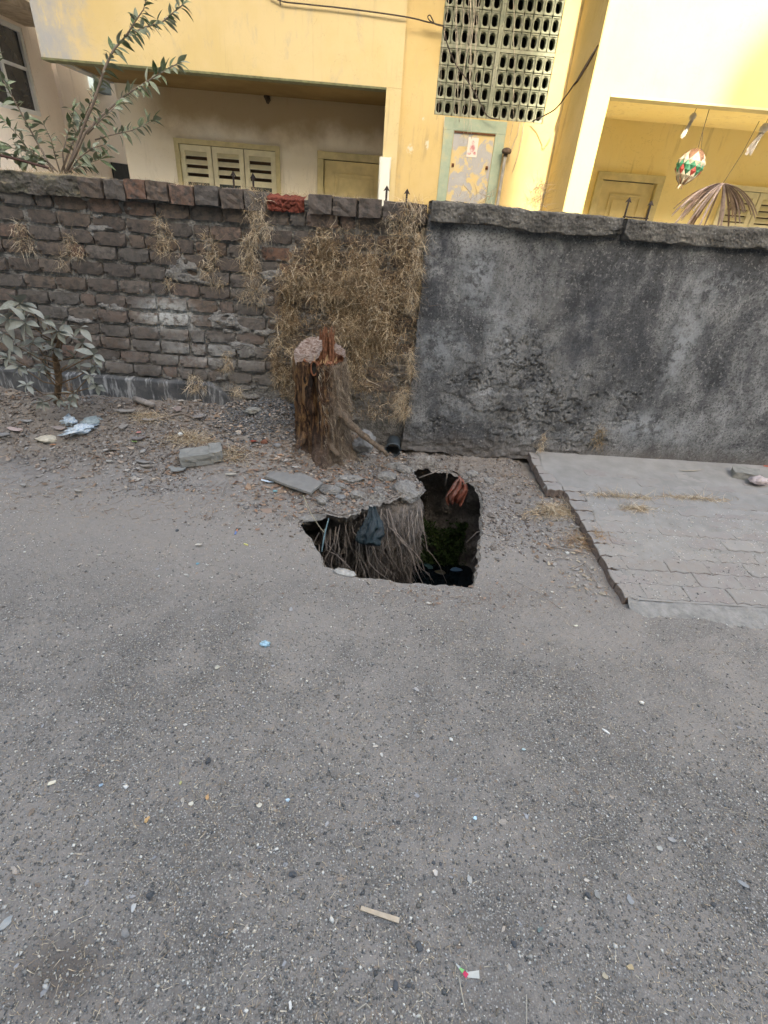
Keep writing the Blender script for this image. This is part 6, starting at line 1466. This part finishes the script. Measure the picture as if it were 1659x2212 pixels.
    ms = plain('dry_twig', (.22, .18, .15), .9, .3, 40, .5, .003)
    for P, r, lab in (([(352, 908), (378, 900), (402, 897)], .007, 'forked grey twig on the debris, lower arm'), ([(402, 897), (408, 880), (405, 868)], .006, 'forked grey twig on the debris, upper arm'), ([(402, 899), (415, 905), (428, 912)], .007, 'forked grey twig on the debris, right arm'), ([(480, 1075), (486, 1058), (492, 1045)], .003, 'thin pale stalk slanting on the dust below the debris'), ([(245, 930), (270, 920), (290, 912)], .004, 'thin twig behind the green wrapper'), ([(1210, 1320), (1160, 1285), (1095, 1250)], .0012, 'fine dry stem lying across the soil right of the pit'), ([(1190, 1185), (1260, 1200), (1288, 1210)], .003, 'dry stalk lying toward the broken footpath edge'), ([(1240, 1232), (1262, 1222), (1290, 1268)], .003, 'bent dry stalk below the broken footpath edge')):
        pts = [onG(x, y) + [0, 0, .012 + .004 * (i % 2)] for i, (x, y) in enumerate(P)]; props(MB().tube(pts, [r, r * .85, r * .5], 6).build('twig', ms, None, pts[0], True), lab, 'twig')
    # along the road
    f('blue_wrapper', 'pale blue and white strip wrapper below the cement board', 'wrapper', 578, 1043, .085, .024, -.1, mw, 40, shape='rect', up=.012)
    f('cyan_scrap', 'small cyan scrap below the blue strip wrapper', 'scrap', 596, 1064, .04, .018, .3, (.17, .36, .38), 41, up=.01)
    f('paper_chip', 'pale folded paper on the cement board', 'paper', 640, 1024, .06, .035, .4, (.34, .32, .29), 42, curl=1.0, up=.045)
    f('striped_straw', 'short blue and orange straw end on the dust', 'straw', 509, 1152, .008, .030, .05, (.12, .20, .45), 43, shape='rect', th=.004, curl=0)
    f('striped_straw', 'orange tip next to the blue straw end', 'straw', 512, 1146, .008, .02, .05, (.50, .20, .12), 143, shape='rect', th=.004, curl=0)
    f('chalk_stub', 'little yellow stub on the dust', 'stub', 531, 1177, .026, .007, -.35, (.58, .56, .18), 44, shape='rect', th=.005, curl=0)
    f('tissue', 'crumpled whitish leaf or tissue left of the pit', 'paper', 428, 1180, .05, .028, 0, (.50, .47, .42), 45, curl=.8, up=.008)
    f('blue_chip', 'teal blue chip on the road left of the pit', 'chip', 427, 1219, .018, .016, .5, (.10, .27, .36), 46)
    f('shell_chip', 'pale oval chip below the teal blue chip', 'chip', 402, 1243, .030, .015, 0, (.42, .41, .38), 47)
    crumple('plastic_scrap', 'small crumpled pale blue plastic scrap on the road below the pit', 'scrap', onG(573, 1393) + [0, 0, .006], (.024, .018, .010), 21, plain('blue_plastic_scrap', (.33, .50, .60), .4, .35, 60), amp=.7)
    for i, (px, py, w_, h_, rz, col, lab) in enumerate([(113, 1692, .027, .013, .5, (.66, .62, .50), 'elongated cream chip at the left of the road'), (413, 1738, .017, .015, 0, C, 'cream triangular chip beside the orange leaf'), (448, 1724, .010, .020, .1, (.50, .30, .14), 'orange brown leaf bit right of the cream triangular chip'), (317, 1773, .012, .022, -.4, (.52, .33, .15), 'orange brown leaf bit lower left of the cream triangle'), (561, 1741, .018, .014, 0, (.52, .48, .40), 'dull cream chip left of the light blue square'), (622, 1730, .016, .010, 0, (.42, .58, .72), 'light blue square chip in the lower left half'),
        (1026, 1768, .013, .012, .2, (.45, .62, .76), 'light blue square chip right of the centre of the road'), (219, 1698, .014, .010, .1, (.26, .36, .45), 'dull blue chip near the elongated cream chip'), (390, 1693, .008, .012, 0, (.38, .36, .16), 'tiny olive chip above the cream triangle'), (1131, 1620, .015, .009, 0, (.36, .46, .48), 'tiny pale cyan chip left of the chalk stick'), (940, 1886, .014, .020, .3, (.50, .46, .42), 'white splinter of tile in the lower middle'), (1015, 1903, .014, .030, .1, (.33, .33, .32), 'upright pale grey flake right of the tile splinter'), (1360, 1945, .018, .024, .3, (.26, .27, .28), 'grey flake in the lower right'), (1605, 1912, .035, .016, -.7, (.24, .25, .26), 'long grey flake at the right edge'), (1450, 1815, .024, .018, -.4, (.27, .27, .27), 'grey flat chip above the grey flake in the lower right'),
        (15, 1995, .022, .034, -.6, (.30, .31, .31), 'pointed pale flake at the lower left edge'), (289, 1962, .014, .022, .2, (.42, .42, .41), 'whitish flake left of the dark stones, lower left'), (1165, 2010, .02, .01, .5, (.12, .16, .16), 'greenish dark scrap in the lower right'), (1305, 2110, .016, .014, 0, (.38, .33, .25), 'tan crumb in the lower right corner area'), (1360, 2090, .022, .014, .3, (.42, .33, .20), 'brownish leaf curl at the lower right'), (1100, 2093, .012, .012, 0, (.30, .29, .27), 'small grey crumb right of the tricolour wrapper'), (627, 2172, .008, .018, .2, (.62, .61, .58), 'bright white slender chip near the bottom edge'), (1290, 1935, .016, .02, 0, (.24, .24, .23), 'small square flake left of the lower right grey flake'), (927, 1304, .04, .018, .1, (.44, .42, .38), 'whitish scrap just below the near rim of the pit'), (1243, 1353, .022, .010, .1, (.60, .58, .48), 'cream chip between pit and footpath'), (1225, 1195, .03, .022, .6, (.55, .54, .50), 'white chip among the litter at the footpath edge'), (1192, 1280, .02, .012, 0, (.5, .49, .45), 'small white stone chip below the footpath corner'), (825, 1633, .012, .016, .2, (.46, .44, .41), 'white scrap in the middle of the road'), (470, 1443, .022, .02, .5, (.42, .40, .33), 'broken cream ring on the road left of the middle'), (1003, 1467, .014, .009, 0, (.48, .46, .42), 'small cream chip straight below the pit'), (401, 1567, .018, .010, .2, (.45, .44, .42), 'whitish chip above the tiny olive chip'), (1425, 1834, .020, .016, .0, (.36, .36, .34), 'pale rounded pebble on the right of the road'), (215, 1200, .02, .009, .2, (.46, .44, .38), 'pale sliver on the dust at the left'), (683, 1802, .012, .012, 0, (.30, .27, .24), 'brown grey crumb beside the blue square')]):
        f('chip', lab, 'chip', px, py, w_, h_, rz, col, 60 + i, th=.003, curl=.15, up=.005, shape='irr')
    crumple('chalk_stick', 'short white stick like chalk on the right of the road', 'stick', onG(1308, 1581) + [0, 0, .004], (.016, .005, .004), 4, plain('white_chalk', W, .7), (0, 0, -.75), amp=.08)
    # wooden lolly stick sliver
    a, b = onG(779, 1964) + [0, 0, .006], onG(862, 1991) + [0, 0, .006]; d = (b - a) / np.linalg.norm(b - a); nrm_ = np.array([-d[1], d[0], 0]) * .0062
    M = MB(); M.add([a + nrm_ * .8, a - nrm_ * .8, b - nrm_, b + nrm_, a + nrm_ * .8 + [0, 0, .003], a - nrm_ * .8 + [0, 0, .003], b - nrm_ + [0, 0, .003], b + nrm_ + [0, 0, .003]], [(4, 5, 6, 7), (0, 1, 5, 4), (1, 2, 6, 5), (2, 3, 7, 6), (3, 0, 4, 7)]); props(M.build('wood_splinter', plain('raw_wood', (.46, .38, .29), .8, .15, 60), None, a), 'flat pale wooden splinter in the lower middle of the road', 'splinter')
    for P, r, lab in (([(990, 2110), (997, 2150), (1003, 2178)], .0016, 'thin pale stick below the tricolour wrapper'), ([(1136, 2150), (1136, 2220)], .0014, 'thin upright straw at the bottom edge'), ([(770, 2185), (790, 2170), (800, 2180)], .0016, 'curved straw at the bottom edge left of the middle'), ([(1255, 1820), (1270, 1812), (1300, 1818)], .0012, 'hair thin straw on the right of the road')):
        pts = [onG(x, y) + [0, 0, .007] for x, y in P]; props(MB().tube(pts, r, 5).build('straw_stem', plain('pale_straw', (.36, .33, .28), .8), None, pts[0]), lab, 'straw')
    # tricolour sweet wrapper
    T = thing('sweet_wrapper', 'white, green and red twist wrapper near the bottom of the picture', 'wrapper', onG(1005, 2105) + [0, 0, .008])
    for nm, P, w0, w1, col in (('white_end', [(984, 2084), (992, 2094)], .0015, .004, (.60, .62, .60)), ('green_band', [(992, 2094), (1000, 2102)], .004, .007, (.25, .60, .22)), ('red_band', [(1000, 2102), (1008, 2112)], .007, .010, (.60, .05, .12)), ('white_flap', [(1008, 2108), (1034, 2108)], .010, .014, (.50, .50, .46))):
        a, b = [onG(x, y) + [0, 0, .008] for x, y in P]; d = (b - a) / np.linalg.norm(b - a); s_ = np.array([-d[1], d[0], .2])
        MB().add([a - s_ * w0 / 2, a + s_ * w0 / 2, b + s_ * w1 / 2 + [0, 0, .004], b - s_ * w1 / 2]+[a + [0,0,.003]], [(0, 3, 2, 1), (0, 1, 4)]).build(nm, plain(nm, col, .5, .1), T)
    # single stones
    for i, (px, py, sz, m_, lab) in enumerate([(632, 1891, .017, M_STONE_D, 'round blue grey stone in the lower middle'), (325, 1936, .018, M_STONE_D, 'dark angular stone in the lower left'), (272, 2018, .018, M_STONE_G, 'grey angular stone near the lower left corner'), (905, 2046, .019, M_STONE_D, 'dark pointed stone above the tricolour wrapper'), (449, 1646, .019, M_STONE_D, 'flat dark stone on the left of the road'), (937, 1864, .010, M_STONE_D, 'left of two small dark pebbles side by side'), (951, 1866, .009, M_STONE_D, 'right of two small dark pebbles side by side'), (985, 1970, .010, M_STONE_G, 'square grey pebble in the lower middle'), (1005, 1978, .008, M_STONE_G, 'small grey pebble beside the square one'), (1270, 1935, .014, M_STONE_D, 'dark pebble at the lower right'), (1540, 1955, .012, M_STONE_D, 'dark pebble near the right edge'), (855, 2130, .014, M_STONE_D, 'dark round pebble near the bottom'), (882, 2130, .010, M_STONE_D, 'darker small pebble near the bottom'), (1330, 2000, .011, M_STONE_G, 'grey brown pebble at the lower right'), (700, 1105 + 0, .0, None, ''), (685, 1002, .0, None, ''), (335, 1063, .022, M_STONE_G, 'dusty stone alone on the dusty verge'), (370, 1060, .014, M_STONE_D, 'small dark stone beside the dusty one on the verge'), (383, 1147, .016, M_STONE_D, 'small dark stone on the dust further down'), (624, 1085, .016, M_STONE_G, 'pebble at the edge of the leaf crumbs'), (1185, 1390, .012, M_STONE_G, 'small pebble between pit and footpath corner'), (1110, 2040, .013, M_STONE_D, 'dark green grey pebble lower right of the centre')]):
        if m_ is None: continue
        rock('stone', lab, 'stone', onG(px, py) + [0, 0, sz * .25], (sz * .75, sz * .6, sz * .42), 300 + i, m_, (0, 0, i * 1.3), cuts=12)
    # right end of the footpath
    crumple('plastic_bag', 'pinkish white plastic bag at the right end of the footpath', 'plastic bag', atZ(1640, 1038, .11), (.07, .05, .035), 31, plain('pink_white_plastic', (.50, .42, .41), .45, .25, 30), amp=.6)
    f('red_scrap', 'small red scrap behind the pinkish bag by the wall', 'scrap', 1652, 1012, .06, .02, .2, (.40, .09, .05), 51, up=.02)
    f('palm_strip', 'long pale dry strip on the footpath near the wall', 'strip', 1490, 1020, .20, .012, .12, (.34, .30, .24), 52, shape='leaf', up=.012)
build_litter()
